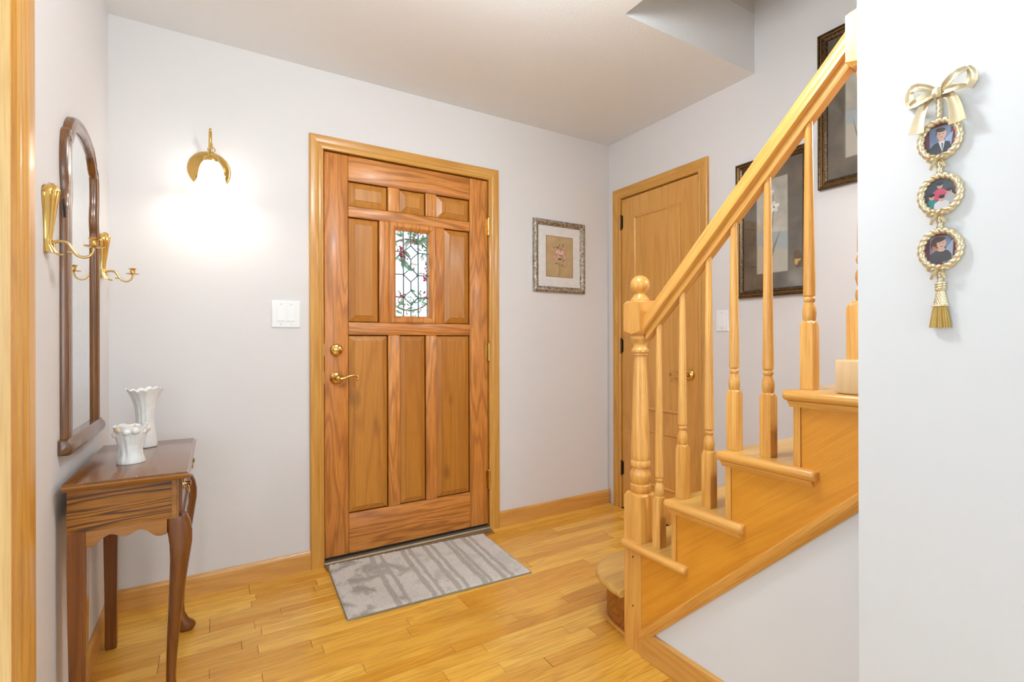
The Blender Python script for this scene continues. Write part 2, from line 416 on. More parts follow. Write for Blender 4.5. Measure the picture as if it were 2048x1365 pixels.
# ---- floor: individual oak strips where the photograph shows them, the rest joined
floor = MB().box(-3.5, XR + .12, -3.3, D + .12, -.06, -.006).build('floor', 'dark_gap', kind='structure')
PW = 0.0602
plank_meshes = {}
def plank_obj(x0, x1, y1):
    L = round(max(0.05, x1 - x0), 2)
    if L not in plank_meshes:
        q = MB().box(-L / 2 + .0006, L / 2 - .0006, -PW / 2 + .0005, PW / 2 - .0005, -.006, 0)
        tmp = q.build('plank', 'floor', bevel=.0004); plank_meshes[L] = tmp.data; bpy.data.objects.remove(tmp)
    o = bpy.data.objects.new('plank', plank_meshes[L]); col.objects.link(o); o.parent = floor
    o.location = ((x0 + x1) / 2, y1 - PW / 2, 0); return o
rest = MB(); rr = random.Random(11); row = 0; y1 = D
while y1 > -3.2:
    x = XL - .0 if y1 > 0.95 else -3.4
    xe = XR - .01 if y1 > 1.45 else (1.40 if y1 > .95 else XR)
    first = True
    while x < xe - .04:
        L = rr.choice([.25, .32, .4, .5, .6, .7, .85, 1.0]); L = rr.choice([.2, .35, .5]) if first else L; first = False
        x2 = min(x + L, xe)
        if xe - x2 < .12: x2 = xe
        if y1 > .95: plank_obj(x, x2, y1)
        else: rest.box(x + .0004, x2 - .0004, y1 - PW + .0003, y1 - .0003, -.006, 0)
        x = x2
    y1 -= PW; row += 1
rest.box(-3.4, XL, .95, D, -.006, 0)
rest.build('planking', 'floor', floor, kind='stuff')

MB().box(-3.38, XL - .121, -3.19, D - .001, 0.0005, .012).build('bounce_carpet_side_room', 'bounce_carpet', kind='structure')  # unseen pale flooring, added to bounce neutral light up to the ceiling
# ---- baseboards
def baseboard(name, fn, a, c, mat, h=.092, th=.014):
    prof = [(0, 0), (th, 0), (th, h - .014), (th - .002, h - .006), (th - .007, h), (0, h)]
    q = MB(); q.rings([[fn(a, n, z) for n, z in prof], [fn(c, n, z) for n, z in prof]], True, True)
    return q.build(name, mat, kind='structure')
bk = lambda s, n, z: (s, D - n, z)
lf = lambda s, n, z: (XL + n, s, z)
rt = lambda s, n, z: (XR - n, s, z)
baseboard('baseboard_back', bk, XL + .0142, .4028, 'base_x')
baseboard('baseboard_corner', bk, 1.4547, XR - .001, 'base_x')
baseboard('baseboard_left', lf, 1.54, D, 'base_y')
us = lambda s, n, z: (1.294 - n, s, z)
baseboard('baseboard_stair', us, FWY + .002, 1.2568, 'base_y', .098)
baseboard('baseboard_near', lambda s, n, z: (FWX - n, s, z), -3.1, FWY - .45, 'base_y')
baseboard('baseboard_right', rt, 1.616, CY0 - .078, 'base_y')

# ---- casings
CAS = [(0, 0), (0, .009), (.004, .012), (.010, .0125), (.014, .0105), (.020, .0105), (.027, .0145), (.036, .0165), (.052, .018), (.060, .0178), (.064, .015), (.066, 0)]
def casing(parent, fn, s0, s1, ztop, mats, prof, z0=0.0):
    def piece(ra, rb, m):
        q = MB(); q.rings([ra, rb], True, True); q.build('casing', m, parent, smooth=25)
    piece([fn(s0 - w, n, z0) for w, n in prof], [fn(s0 - w, n, ztop + w) for w, n in prof], mats[0])
    piece([fn(s1 + w, n, z0) for w, n in prof], [fn(s1 + w, n, ztop + w) for w, n in prof], mats[0])
    piece([fn(s0 - w, n, ztop + w) for w, n in prof], [fn(s1 + w, n, ztop + w) for w, n in prof], mats[1])
t1 = empty('trim_1', (0.93, D, 0), kind='structure')
casing(t1, bk, FX0 - .004, FX1 + .004, FZ1 + .006, ('oak_z', 'oak_x'), CAS)
MB().box(FX0 - .018, FX0 - .004, D - .0005, D + .12, 0, FZ1 + .02).build('jamb', 'oak_z', t1)
MB().box(FX1 + .004, FX1 + .018, D - .0005, D + .12, 0, FZ1 + .02).build('jamb', 'oak_z', t1)
MB().box(FX0 - .004, FX1 + .004, D - .0005, D + .12, FZ1 + .006, FZ1 + .02).build('jamb', 'oak_x', t1)
st = MB(); st.box(FX0 - .004, FX0 + .008, D + .047, D + .11, .03, FZ1); st.box(FX1 - .008, FX1 + .004, D + .047, D + .11, .03, FZ1); st.box(FX0 + .008, FX1 - .008, D + .047, D + .11, FZ1 - .008, FZ1 + .006)
st.build('door_stop', 'dark_gap', t1)
MB().rings([[(x, y, z) for y, z in ((D - .052, 0), (D - .052, .008), (D - .03, .012), (D - .016, .012), (D - .012, .018), (D + .05, .026), (D + .14, .026), (D + .14, 0))] for x in (FX0 - .003, FX1 + .003)]).build('threshold', 'threshold', t1)
MB().box(FX0 - .003, FX1 + .003, D - .075, D - .0525, 0.0005, .007).build('threshold_strip', 'riser', t1, bevel=.003)
MB().box(FX0 + .004, FX1 - .004, D + .004, D + .04, .026, .033).build('door_sweep', 'dark_gap', t1)
t2 = empty('trim_2', (XR, 2.14, 0), kind='structure')
casing(t2, rt, CY0 - .006, CY1 + .006, CZ1 + .008, ('oak_z', 'oak_y'), CAS)
for a, c in ((CY0 - .018, CY0 - .004), (CY1 + .004, CY1 + .018)): MB().box(XR + .0005, XR + .12, a, c, 0, CZ1 + .018).build('jamb', 'oak_z', t2)
MB().box(XR + .0005, XR + .12, CY0 - .004, CY1 + .004, CZ1 + .006, CZ1 + .018).build('jamb', 'oak_y', t2)
MB().box(XR + .06, XR + .118, CY0 - .004, CY1 + .004, .002, CZ1 + .006).build('closet_backing', 'dark_gap', t2)
t3 = empty('trim_3', (XL, OPY, 0), kind='structure')
CAS2 = [(w * 1.42, n * 1.0) for w, n in CAS]
casing(t3, lf, -1.3, OPY + .008, 2.095, ('oak_z', 'oak_y'), CAS2)
MB().box(XL - .12, XL, OPY, OPY + .016, 0, 2.10).build('jamb', 'jamb', t3)
MB().box(XL - .12, XL, -1.302, -1.29, 0, 2.10).build('jamb', 'oak_z', t3)
MB().box(XL - .12, XL, -1.29, OPY, 2.088, 2.10).build('jamb', 'oak_y', t3)

# ------------------------------------------------------------------ front door
d1 = empty('door_1', (0.929, D, FZ0), kind='structure')
YF = D + .002; TH = .044
def dbox(name, x0, x1, z0, z1, mat): return MB().box(x0, x1, YF, YF + TH, z0, z1).build(name, mat, d1, bevel=.004, bseg=2, smooth=50)
XA, XB = 0.587, 1.271
Z = dict(b0=FZ0, b1=.235, l0=1.142, l1=1.207, u0=1.742, u1=1.797, t0=1.925, t1=FZ1)
dbox('stile', FX0, XA, FZ0, FZ1, 'door_z'); dbox('stile', XB, FX1, FZ0, FZ1, 'door_z')
for z0, z1 in ((Z['b0'], Z['b1']), (Z['l0'], Z['l1']), (Z['u0'], Z['u1']), (Z['t0'], Z['t1'])): dbox('rail', XA, XB, z0, z1, 'door_x')
rows = [(Z['b1'], Z['l0'], [(XA, .792), (.855, 1.003), (1.066, XB)]), (Z['l1'], Z['u0'], [(XA, .745), (.803, 1.055), (1.113, XB)]), (Z['u1'], Z['t0'], [(XA, .792), (.855, 1.003), (1.066, XB)])]
for z0, z1, cs in rows:
    dbox('mullion', cs[0][1], cs[1][0], z0, z1, 'door_z'); dbox('mullion', cs[1][1], cs[2][0], z0, z1, 'door_z')
def raised(parent, fn, s0, s1, z0, z1, mat, deep=.014, bev=.030, name='panel'):
    q = MB()
    def rect(i, n): return [fn(s0 + i, n, z0 + i), fn(s1 - i, n, z0 + i), fn(s1 - i, n, z1 - i), fn(s0 + i, n, z1 - i)]
    q.rings([rect(0, -deep), rect(.004, -deep), rect(bev, -.004), rect(bev + .001, -.0015), rect(bev + .006, -.0015)], True, True)
    return q.build(name, mat, parent)
dfn = lambda s, n, z: (s, YF - n, z)
for ri, (z0, z1, cs) in enumerate(rows):
    for ci, (s0, s1) in enumerate(cs):
        if ri == 1 and ci == 1: continue
        raised(d1, dfn, s0, s1, z0, z1, 'door_panel', bev=.034 if ri else .030)
# glazing moulding, cames and panes
GX0, GX1, GZ0, GZ1 = .836, 1.022, 1.245, 1.704
q = MB()
def rect(i, n): return [(GX0 + i, YF - n, GZ0 + i), (GX1 - i, YF - n, GZ0 + i), (GX1 - i, YF - n, GZ1 - i), (GX0 + i, YF - n, GZ1 - i)]
q.rings([rect(-.040, -.01), rect(-.040, .003), rect(-.034, .009), rect(-.030, .010), rect(-.018, .010), rect(-.012, .006), rect(-.002, -.006), rect(0, -.008), rect(0, -.030), rect(-.040, -.030), rect(-.040, -.01)], False, True)
gm = q.build('glazing_frame', 'door_z', d1, smooth=35)
YG = YF + .012
xc, xa, xb = .921, .879, .963
ZD = [1.591, 1.469, 1.347]; HH = .037
panes = []
zz = [GZ1 + .003] + ZD + [GZ0 - .003]
for i in range(4):
    panes.append([(GX0 - .003, zz[i]), (xa, zz[i]), (xa, zz[i + 1]), (GX0 - .003, zz[i + 1])])
    panes.append([(xb, zz[i]), (GX1 + .003, zz[i]), (GX1 + .003, zz[i + 1]), (xb, zz[i + 1])])
for z in ZD: panes.append([(xc, z + HH), (xb, z), (xc, z - HH), (xa, z)])
for i in range(4):
    top = zz[i] if i == 0 else zz[i] - HH; bot = zz[i + 1] if i == 3 else zz[i + 1] + HH
    ta = zz[i]; ba = zz[i + 1]
    panes.append([(xa, ta), (xc, top), (xc, bot), (xa, ba)]); panes.append([(xc, top), (xb, ta), (xb, ba), (xc, bot)])
for pts in panes:
    cx = sum(p[0] for p in pts) / 4; cz = sum(p[1] for p in pts) / 4
    MB().prism([(cx + (p[0] - cx) * .985, cz + (p[1] - cz) * .985) for p in pts], lambda p, d: (p[0], d, p[1]), YG, YG + .003).build('pane', 'pane', d1)
cm = MB()
def bar(p, q_, w=.0058):
    p = Vector((p[0], YG + .0015, p[1])); q_ = Vector((q_[0], YG + .0015, q_[1])); t = (q_ - p).normalized(); n = Vector((-t.z, 0, t.x)) * w / 2; y = Vector((0, .003, 0))
    cm.rings([[p + n - y, p + n + y, p - n + y, p - n - y], [q_ + n - y, q_ + n + y, q_ - n + y, q_ - n - y]])
for x in (xa, xb): bar((x, GZ0 - .002), (x, GZ1 + .002))
for z in ZD:
    bar((GX0 - .002, z), (xa, z)); bar((xb, z), (GX1 + .002, z))
    for p, r_ in (((xc, z + HH), (xb, z)), ((xb, z), (xc, z - HH)), ((xc, z - HH), (xa, z)), ((xa, z), (xc, z + HH))): bar(p, r_)
bar((xc, GZ1 + .002), (xc, ZD[0] + HH)); bar((xc, ZD[0] - HH), (xc, ZD[1] + HH)); bar((xc, ZD[1] - HH), (xc, ZD[2] + HH)); bar((xc, ZD[2] - HH), (xc, GZ0 - .002))
bar((GX1 - .008, GZ0 - .002), (GX1 - .008, GZ1 + .002), .004)
cm.build('lead_came', 'lead', d1)
def lever(parent, c, nrm, along, flip=1, sc=1.0, L=.098):
    """lever handle: rose and curled lever. c on the door face, nrm outwards, along = lever direction"""
    c = Vector(c); n = Vector(nrm); a = Vector(along); up = Vector((0, 0, 1))
    ro = MB().lathe_axis(c, n, [(.033, 0), (.033, .004), (.030, .009), (.020, .013), (.014, .016), (.0115, .036), (.013, .044), (.010, .050), (.002, .052)], 28).build('rose', 'brass', parent, smooth=50)
    pts = [c + n * .041, c + n * .043 + a * .015 - up * .004, c + n * .045 + a * .035 + up * .001, c + n * .046 + a * .058 + up * .009, c + n * .046 + a * .080 + up * .011, c + n * .046 + a * (L - .004) + up * .005,
           c + n * .046 + a * L - up * .004, c + n * .046 + a * (L - .007) - up * .009, c + n * .046 + a * (L - .012) - up * .003]
    cv = catmull(pts, 6); k = len(cv)
    rad = [lerp(.0085, .0052, min(1, i / (k * .6))) for i in range(k)]
    MB().tube(cv, rad, 10).build('lever', 'brass', ro, smooth=60)
    return ro
lever(d1, (.528, YF, .928), (0, -1, 0), (1, 0, 0))
db = MB().lathe_axis((.528, YF, 1.067), (0, -1, 0), [(.031, 0), (.031, .006), (.028, .013), (.022, .017), (.002, .018)], 28).build('deadbolt', 'brass', d1, smooth=50)
MB().box(.506, .550, YF - .034, YF - .016, 1.061, 1.073).build('thumb_turn', 'brass', db, bevel=.004, bseg=2, smooth=50)
def hinge(parent, p, ax, z0, z1, mat, leaf, r=.0065):
    h = MB(); n = 5; dz = (z1 - z0) / n
    for k in range(n): h.lathe(p[0], p[1], [(r, z0 + k * dz + .0006), (r, z0 + (k + 1) * dz - .0006)], 12)
    for z, s_ in ((z1, 1), (z0, -1)): h.lathe(p[0], p[1], [(r * .9, z), (r * 1.1, z + s_ * .003), (r * .7, z + s_ * .007), (r * .2, z + s_ * .010)], 12)
    ho = h.build('hinge', mat, parent, smooth=50)
    leaf(ho)
for zc in (1.783, 1.046, .296):
    hinge(d1, (FX1 + .002, D - .009), 0, zc - .05, zc + .05, 'brass', lambda ho, zc=zc: MB().box(FX1 - .016, FX1 + .001, D + .0003, D + .0025, zc - .05, zc + .05).build('leaf', 'brass', ho))
for k, (x, z) in enumerate(((FX0 - .002, .93), (FX0 - .002, 1.067))): MB().box(x - .0015, x + .0015, D + .001, D + .03, z - .03, z + .03).build('strike_plate', 'brass_soft', t1)

# ------------------------------------------------------------------ closet door
d2 = empty('door_2', (XR, (CY0 + CY1) / 2, 0.01), kind='structure')
XC = XR + .002
MB().box(XC, XC + .036, CY0, CY1, .003, CZ1).build('slab', 'closet', d2, bevel=.0015)
cfn = lambda s, n, z: (XC - n, s, z)
for z0, z1 in ((.675, 1.915), (.205, .552)):
    pn = MB().box(XC - .001, XC + .004, 1.975, 2.325, z0 + .012, z1 - .012).build('panel', 'closet', d2)
    y0, y1_ = 1.963, 2.337; prof = [(0, 0), (.0, .003), (.004, .009), (.010, .009), (.014, .004), (.018, .002), (.018, 0)]
    for ends, m in ((((y0, z0), (y1_, z0)), 'closet_y'), (((y1_, z0), (y1_, z1)), 'closet'), (((y1_, z1), (y0, z1)), 'closet_y'), (((y0, z1), (y0, z0)), 'closet')):
        rs = []
        for (s, z) in ends:
            ds = 1 if s == y0 else -1; dz = 1 if z == z0 else -1
            rs.append([cfn(s + ds * w, n, z + dz * w) for w, n in prof])
        MB().rings(rs).build('moulding', m, d2, smooth=30)
lever(d2, (XC, 1.900, .913), (-1, 0, 0), (0, 1, 0), L=.11)
for zc in (1.897, 1.076, .265):
    hinge(d2, (XC - .006, CY1 + .003), 0, zc - .042, zc + .042, 'dark_hinge', lambda ho, zc=zc: MB().box(XC - .002, XC - .0003, CY1 - .012, CY1 + .002, zc - .042, zc + .042).build('leaf', 'dark_hinge', ho), r=.006)

# ------------------------------------------------------------------ staircase
RZ = .196; RUN = .199
ry = lambda n: 1.317 - RUN * (n - 2)         # riser face of step n
stair = empty('staircase', (1.8, 1.2, 0), 'oak staircase with orange veneered open side rising past the closet door', 'staircase')
def rounded_front(y0, y1, z1, th=.028):      # tread section: y1 is the rounded front
    return [(y0, z1 - th), (y0, z1)] + [(y1 - th / 2 + th / 2 * math.sin(a), z1 - th / 2 + th / 2 * math.cos(a)) for a in [math.pi * k / 8 for k in range(9)]]
for n in range(2, 9):
    z1 = RZ * n; x0 = SX if n < 6 else 1.386
    sec = rounded_front(ry(n + 1) - .02, ry(n) + .024, z1)
    if n == 2:   # notched round the newel
        tr = MB(); tr.prism(sec, lambda p, d: (d, p[0], p[1]), 1.369, XR - .001)
        tr.prism([(ry(3) - .02, z1 - .028), (1.255, z1 - .028), (1.255, z1), (ry(3) - .02, z1)], lambda p, d: (d, p[0], p[1]), SX, 1.369)
    else: tr = MB().prism(sec, lambda p, d: (d, p[0], p[1]), x0, XR - .001)
    to = tr.build('tread', 'tread', stair, smooth=35)
    # return nosing with its cove moulding on the open side
    ya, yb = ry(n) + .022, max(ry(n + 1) - .061, FWY + .003)
    if n <= 5:
        rn = .014; sect = [(SX, z1)] + [(1.274 - rn * math.sin(a), z1 - rn + rn * math.cos(a)) for a in [math.pi * k / 8 for k in range(9)]] + [(SX, z1 - 2 * rn)]
        def ringat(y, s=1.0): return [(SX - (SX - x) * s, y, z1 - rn + (z - z1 + rn) * s) for x, z in sect]
        MB().rings([ringat(yb, .7), ringat(yb + .004, .93), ringat(yb + .010), ringat(ya - .010), ringat(ya - .004, .93), ringat(ya, .7)]).build('return_nosing', 'stair_y', to, smooth=45)
        if n > 2:
            cv = [(SX, z1 - .028), (SX - .014, z1 - .028), (SX - .013, z1 - .033), (SX - .007, z1 - .038), (SX - .005, z1 - .044), (SX, z1 - .044)]
            MB().rings([[(x, y, z) for x, z in cv] for y in (yb + .012, ya - .012)]).build('cove_moulding', 'stair_y', to, smooth=45)
    MB().box(1.369 if n == 2 else x0 + .002, XR - .001, ry(n) - .018, ry(n), RZ * (n - 1), z1 - .028).build('riser', 'riser', stair)
    if n > 2: n < 6 and MB().box(SX - .004, SX + .001, ry(n) - .017, ry(n), RZ * (n - 1) + .0005, z1 - .044).build('riser_edge', 'stair_z', stair)
# starting step with a rounded end
out = catmull([(1.262, 1.345, 0), (1.264, 1.41, 0), (1.278, 1.47, 0), (1.306, 1.525, 0), (1.355, 1.572, 0), (1.425, 1.600, 0), (1.51, 1.610, 0)], 5)
out = [(p.x, p.y) for p in out] + [(XR - .03, 1.610), (XR - .03, 1.30), (1.369, 1.30), (1.369, 1.342), (1.30, 1.342)]
cx0, cy0 = 1.6, 1.40
def inset(pts, d): return [(x + (d if x < 1.5 else 0), y - (d if y > 1.40 else (d * max(0, (y - 1.35) / .05)))) for x, y in pts]
th = .028; rs = []
for k in range(7):
    a = math.pi * k / 6; ins = (th / 2) * (1 - math.sin(a)); z = RZ - th / 2 - th / 2 * math.cos(a)
    rs.append([(x, y, z) for x, y in inset(out, ins)])
tr1 = MB().rings(rs).build('starting_tread', 'tread', stair, smooth=40)
rout = catmull([(1.325, 1.345, 0), (1.328, 1.40, 0), (1.336, 1.46, 0), (1.356, 1.515, 0), (1.40, 1.553, 0), (1.46, 1.570, 0), (1.53, 1.575, 0)], 5)
rout = [(p.x, p.y) for p in rout] + [(XR - .03, 1.575), (XR - .03, 1.31), (1.372, 1.31), (1.372, 1.345)]
MB().prism(rout, lambda p, d: (p[0], p[1], d), 0.0, RZ - .028).build('starting_riser', 'riser', stair, smooth=40)
MB().prism([(x - (.007 if x < 1.5 else 0), y + (.007 if y > 1.45 else 0)) for x, y in rout], lambda p, d: (p[0], p[1], d), 0.0005, .012).build('shoe_moulding', 'stair_y', stair, smooth=40)
# veneered side panel below the treads
pts = [(1.256, .072), (1.256, RZ * 2 - .028)]
for n in range(2, 6):
    if n == 2: pts.append((ry(3) - .018, RZ * 2 - .028))
    else:
        pts += [(ry(n) - .018, RZ * n - .028), (ry(n + 1) - .018, RZ * n - .028)]
yl = ry(6) - .018
pts += [(yl, .072 + (1.256 - yl) * .9655)]
MB().prism(pts, lambda p, d: (d, p[0], p[1]), SX, 1.2935).build('side_panel', 'stringer', stair)
sk = MB(); ya, yb = 1.2568, FWY + .001
def skr(y):
    zt = .113 + (1.236 - y) * .9655; return [(1.2935, y, zt - .046), (1.2935, y, zt), (1.276, y, zt - .001), (1.271, y, zt - .008), (1.272, y, zt - .024), (1.280, y, zt - .038), (1.284, y, zt - .046)]
sk.rings([skr(ya), skr(yb)]).build('skirt_moulding', 'rail', stair, smooth=35)

# ---- balustrade
rail_t = empty('stair_railing', (1.326, 1.298, 0), 'turned oak stair railing with ball-topped newel post beside the doormat', 'stair railing')
def block(q, cx, cy, s, z0, z1, bot=0.0, top=0.0, inn=.35):
    """square block whose ends are cut down to a smaller square"""
    def sq(r, z, n=4):
        o = []
        for k in range(4):
            a, c = ((-1, -1), (1, -1), (1, 1), (-1, 1))[k], ((-1, -1), (1, -1), (1, 1), (-1, 1))[(k + 1) % 4]
            for t in range(n): o.append((cx + r * lerp(a[0], c[0], t / n), cy + r * lerp(a[1], c[1], t / n), z))
        return o
    def arch(r, z, dz):      # corner points dip by dz: the lamb's-tongue curve of a turned block
        o = sq(r, z)
        return [(x, y, zz_ + dz * (abs((x - cx) * (y - cy)) / (r * r)) ** 1.0) for x, y, zz_ in o]
    rs = []
    if bot: rs += [[(cx + (x - cx) * inn, cy + (y - cy) * inn, z0) for x, y, _ in sq(s, z0)], arch(s, z0 + bot * .15, bot * .85)]
    else: rs.append(sq(s, z0))
    if top: rs += [arch(s, z1 - top * .15, -top * .85), [(cx + (x - cx) * inn, cy + (y - cy) * inn, z1) for x, y, _ in sq(s, z1)]]
    else: rs.append(sq(s, z1))
    q.rings(rs)
def newel(cx, cy, z0, zb, zt0, zt1, finial, mat='stair_z', matb=None):
    s = .0415; q = MB()
    block(q, cx, cy, s, z0, zb, 0, .016, .8)
    k = (zt0 - zb) / (1.130 - .560); zf = lambda z: zb + (z - .560) * k
    prof = [(.030, .556), (.036, .563), (.0375, .574), (.036, .587), (.029, .591), (.034, .600), (.0375, .617), (.036, .632), (.029, .643), (.029, .650), (.034, .653), (.0362, .662), (.034, .671), (.0315, .676),
            (.0335, .683), (.0335, .70), (.0325, .75), (.030, .83), (.0265, .93), (.0225, 1.03), (.0215, 1.053), (.027, 1.056), (.027, 1.062), (.031, 1.066), (.031, 1.074), (.026, 1.080), (.0235, 1.088), (.0245, 1.100), (.030, 1.106), (.031, 1.110), (.034, 1.113), (.035, 1.119), (.033, 1.126), (.028, 1.132)]
    q.lathe(cx, cy, [(r, zf(z)) for r, z in prof], 32)
    o = q.build('newel_post', mat, rail_t, smooth=38)
    qb = MB(); block(qb, cx, cy, s, zt0, zt1, .014, .010, .80)
    qb.build('top_block', matb or mat, o, smooth=16)
    if finial:
        z = zt1; f = MB().lathe(cx, cy, [(.031, z - .003), (.033, z + .004), (.031, z + .009), (.026, z + .012), (.026, z + .017), (.020, z + .022), (.018, z + .028), (.022, z + .031)] +
                                [(.0345 * math.cos(a), z + .058 + .0345 * math.sin(a)) for a in [R(d) for d in range(-50, 91, 10)]][:-1] + [(.001, z + .0925)], 32)
        f.build('ball_finial', mat, o, smooth=60)
    return o
NX, NY = SX + .0415, 1.2985
nw = newel(NX, NY, 0.0, .562, 1.130, 1.252, True)
for z in (.16, .335):
    pg = MB(); pg.lathe_axis((SX - .0004, NY - .002, z), (1, 0, 0), [(.0035, 0), (.0035, .002)], 12); pg.build('peg', 'dark_gap', nw)
UX, UY = SX + .0415, .555
newel(UX, UY, RZ * 5 + .001, 1.20, 1.752, 1.885, False)
cb = MB(); cb.box(UX - .057, UX + .057, UY - .061, UY + .061, RZ * 5 + .0005, RZ * 5 + .082); cb.build('base_collar', 'pale', rail_t, bevel=.006, bseg=2, smooth=50)
# handrail: section swept up the 45 degree slope
sec = [(-.014, -.066), (.014, -.066), (.016, -.058), (.016, -.047), (.024, -.046), (.029, -.042), (.0295, -.030), (.025, -.022), (.0255, -.010), (.022, -.003), (.012, .000), (-.012, .000), (-.022, -.003), (-.0255, -.010), (-.025, -.022), (-.0295, -.030), (-.029, -.042), (-.024, -.046), (-.016, -.047), (-.016, -.058)]
def rail_ring(y): # z of crown = 2.460 - y, vertical cut
    return [(1.3255 + x, y, 2.460 - y + n * 1.414) for x, n in sec]
hr = MB().rings([rail_ring(NY - .0415 + .001), rail_ring(UY + .0415 - .001)])
hr.build('handrail', 'rail', rail_t, smooth=35)
fil = []
# balusters
BY = [(2, 1.211), (3, 1.110), (3, 1.008), (4, .920), (4, .815), (5, .703)]
bprof = [(.013, 0), (.0145, .004), (.0155, .012), (.0165, .022), (.0150, .034), (.0115, .044), (.0105, .048), (.0128, .051), (.0135, .055), (.0128, .059), (.0105, .062), (.0140, .0655), (.0143, .075)]
for n, y in BY:
    z0 = RZ * n; zb = z0 + .178; x = SX + .0415
    ztop = 2.460 - y - .066 * 1.414 + .022
    q = MB(); block(q, x, y, .016, z0 + .0004, zb, 0, .013, .72)
    pr = [(r, zb - .003 + z * 1.05) for r, z in bprof]
    zs = pr[-1][1]
    pr += [(lerp(.0143, .0090, t), lerp(zs, ztop, t)) for t in (.25, .5, .75, 1.0)]
    q.lathe(x, y, pr, 20)
    q.build('baluster', 'stair_z', rail_t, smooth=38)

# ------------------------------------------------------------------ hall table
TZ = .730; TX0, TX1, TY0, TY1 = -.343, -.057, 1.727, 2.336
tb = empty('hall_table', (-.2, 2.03, 0), 'narrow dark walnut side table with cabriole legs under the mirror', 'table')
q = MB()
def trect(i, z): return [(TX0, TY0 + i, z), (TX1 - i, TY0 + i, z), (TX1 - i, TY1 - i, z), (TX0, TY1 - i, z)]
q.rings([trect(.012, TZ - .022), trect(.008, TZ - .021), trect(.001, TZ - .014), trect(.0, TZ - .009), trect(.006, TZ - .006), trect(.009, TZ - .001), trect(.012, TZ)])
q.build('top', 'table_y', tb, smooth=30)
q = MB()   # moulded front lip of the top, oak coloured
q.rings([[(TX0, TY0 - .0008 + y, z) for y, z in ((.004, TZ - .019), (.0, TZ - .014), (-.001, TZ - .009), (.004, TZ - .0065), (.006, TZ - .008), (.006, TZ - .018))],
         [(TX1 - .002, TY0 - .0008 + y, z) for y, z in ((.004, TZ - .019), (.0, TZ - .014), (-.001, TZ - .009), (.004, TZ - .0065), (.006, TZ - .008), (.006, TZ - .018))]])
q.build('edge_moulding', 'table_edge', tb, smooth=40)
BX0, BX1, BY0, BY1 = -.337, -.092, 1.755, 2.310; ZB = .592; ZT = TZ - .022
MB().box(BX0, BX1, BY0, BY0 + .016, ZB, ZT).build('side_panel', 'table_side', tb)
MB().box(BX0, BX1, BY1 - .016, BY1, ZB, ZT).build('side_panel', 'table_side', tb)
MB().box(BX0, BX0 + .014, BY0 + .016, BY1 - .016, ZB, ZT).build('back_panel', 'table_z', tb)
MB().box(BX1 - .012, BX1 - .001, BY0 - .001, BY0 + .0, ZB, ZT).build('corner_bead', 'table_edge', tb)
MB().box(BX0 + .014, BX1 - .005, BY0 + .016, BY1 - .016, ZB, ZB + .012).build('bottom_board', 'table_z', tb)
dr = MB().box(BX1 - .004, BX1 + .012, BY0 + .03, BY1 - .03, ZB + .006, ZT - .006).build('drawer', 'table_z', tb, bevel=.003, bseg=2)
MB().box(BX1 - .006, BX1 + .004, BY0 + .004, BY0 + .027, ZB, ZT).build('drawer_post', 'table_edge', tb)
MB().box(BX1 - .006, BX1 + .004, BY1 - .027, BY1 - .004, ZB, ZT).build('drawer_post', 'table_edge', tb)
for yy in (1.86, 2.205):
    pb = MB(); pb.lathe_axis((BX1 + .012, yy, .665), (1, 0, 0), [(.016, 0), (.016, .002), (.007, .004), (.006, .012), (.010, .018), (.002, .022)], 14)
    pb.tube([(BX1 + .020, yy - .03, .662), (BX1 + .024, yy - .028, .648), (BX1 + .026, yy - .012, .640), (BX1 + .026, yy + .012, .640), (BX1 + .024, yy + .028, .648), (BX1 + .020, yy + .03, .662)], .003, 8)
    pb.build('drawer_pull', 'brass_soft', dr, smooth=50)
def scallop(a, c, ztop, base, dip, n=28):
    pts = [(a, ztop)]; lo = []
    for i in range(n + 1):
        t = i / n; e = abs(t - .5) * 2
        z = base - dip * (0.0 if e < .42 else (1 - math.cos((e - .42) / .58 * math.pi)) / 2) - .006 * math.cos(e * 9)
        lo.append((lerp(a, c, t), z))
    return [(a, ztop)] + lo + [(c, ztop)]
for yy in (BY0 + .001, BY1 - .017):
    MB().prism(scallop(BX0 + .03, BX1 - .024, ZB, .568, .024), lambda p, d: (p[0], d, p[1]), yy, yy + .014).build('side_apron', 'table_edge', tb)
MB().prism(scallop(BY0 + .04, BY1 - .04, ZB + .004, .560, .045), lambda p, d: (d, p[0], p[1]), BX1 + .002, BX1 + .018).build('front_apron', 'table_z', tb)
def cabriole(cy, sy):
    # (x, y outwards, z, half x, half y)
    sec = [(-.094, 0, ZB + .002, .026, .026), (-.090, .001, .575, .030, .027), (-.085, .003, .545, .031, .027), (-.083, .004, .51, .0285, .026), (-.086, .003, .46, .0245, .0235), (-.091, .001, .40, .021, .0205), (-.097, -.002, .32, .018, .0175), (-.103, -.004, .24, .0155, .015), (-.107, -.006, .17, .0135, .013),
           (-.109, -.006, .11, .0125, .012), (-.108, -.005, .075, .0135, .013), (-.102, -.003, .048, .019, .016), (-.092, .001, .028, .029, .022), (-.089, .002, .016, .031, .024), (-.090, .002, .006, .027, .022), (-.090, .002, .0005, .020, .018)]
    rs = []
    for x, yo, z, hx, hy in sec:
        ring = []
        for k in range(16):
            a = 2 * math.pi * k / 16; cxx, syy = math.cos(a), math.sin(a); e = .62 if z > .5 else .85
            ring.append((x + hx * math.copysign(abs(cxx) ** e, cxx), cy + sy * yo + hy * math.copysign(abs(syy) ** e, syy), z))
        rs.append(ring)
    MB().rings(rs).build('leg', 'table_z', tb, smooth=50)
cabriole(BY0 + .026, -1); cabriole(BY1 - .026, 1)
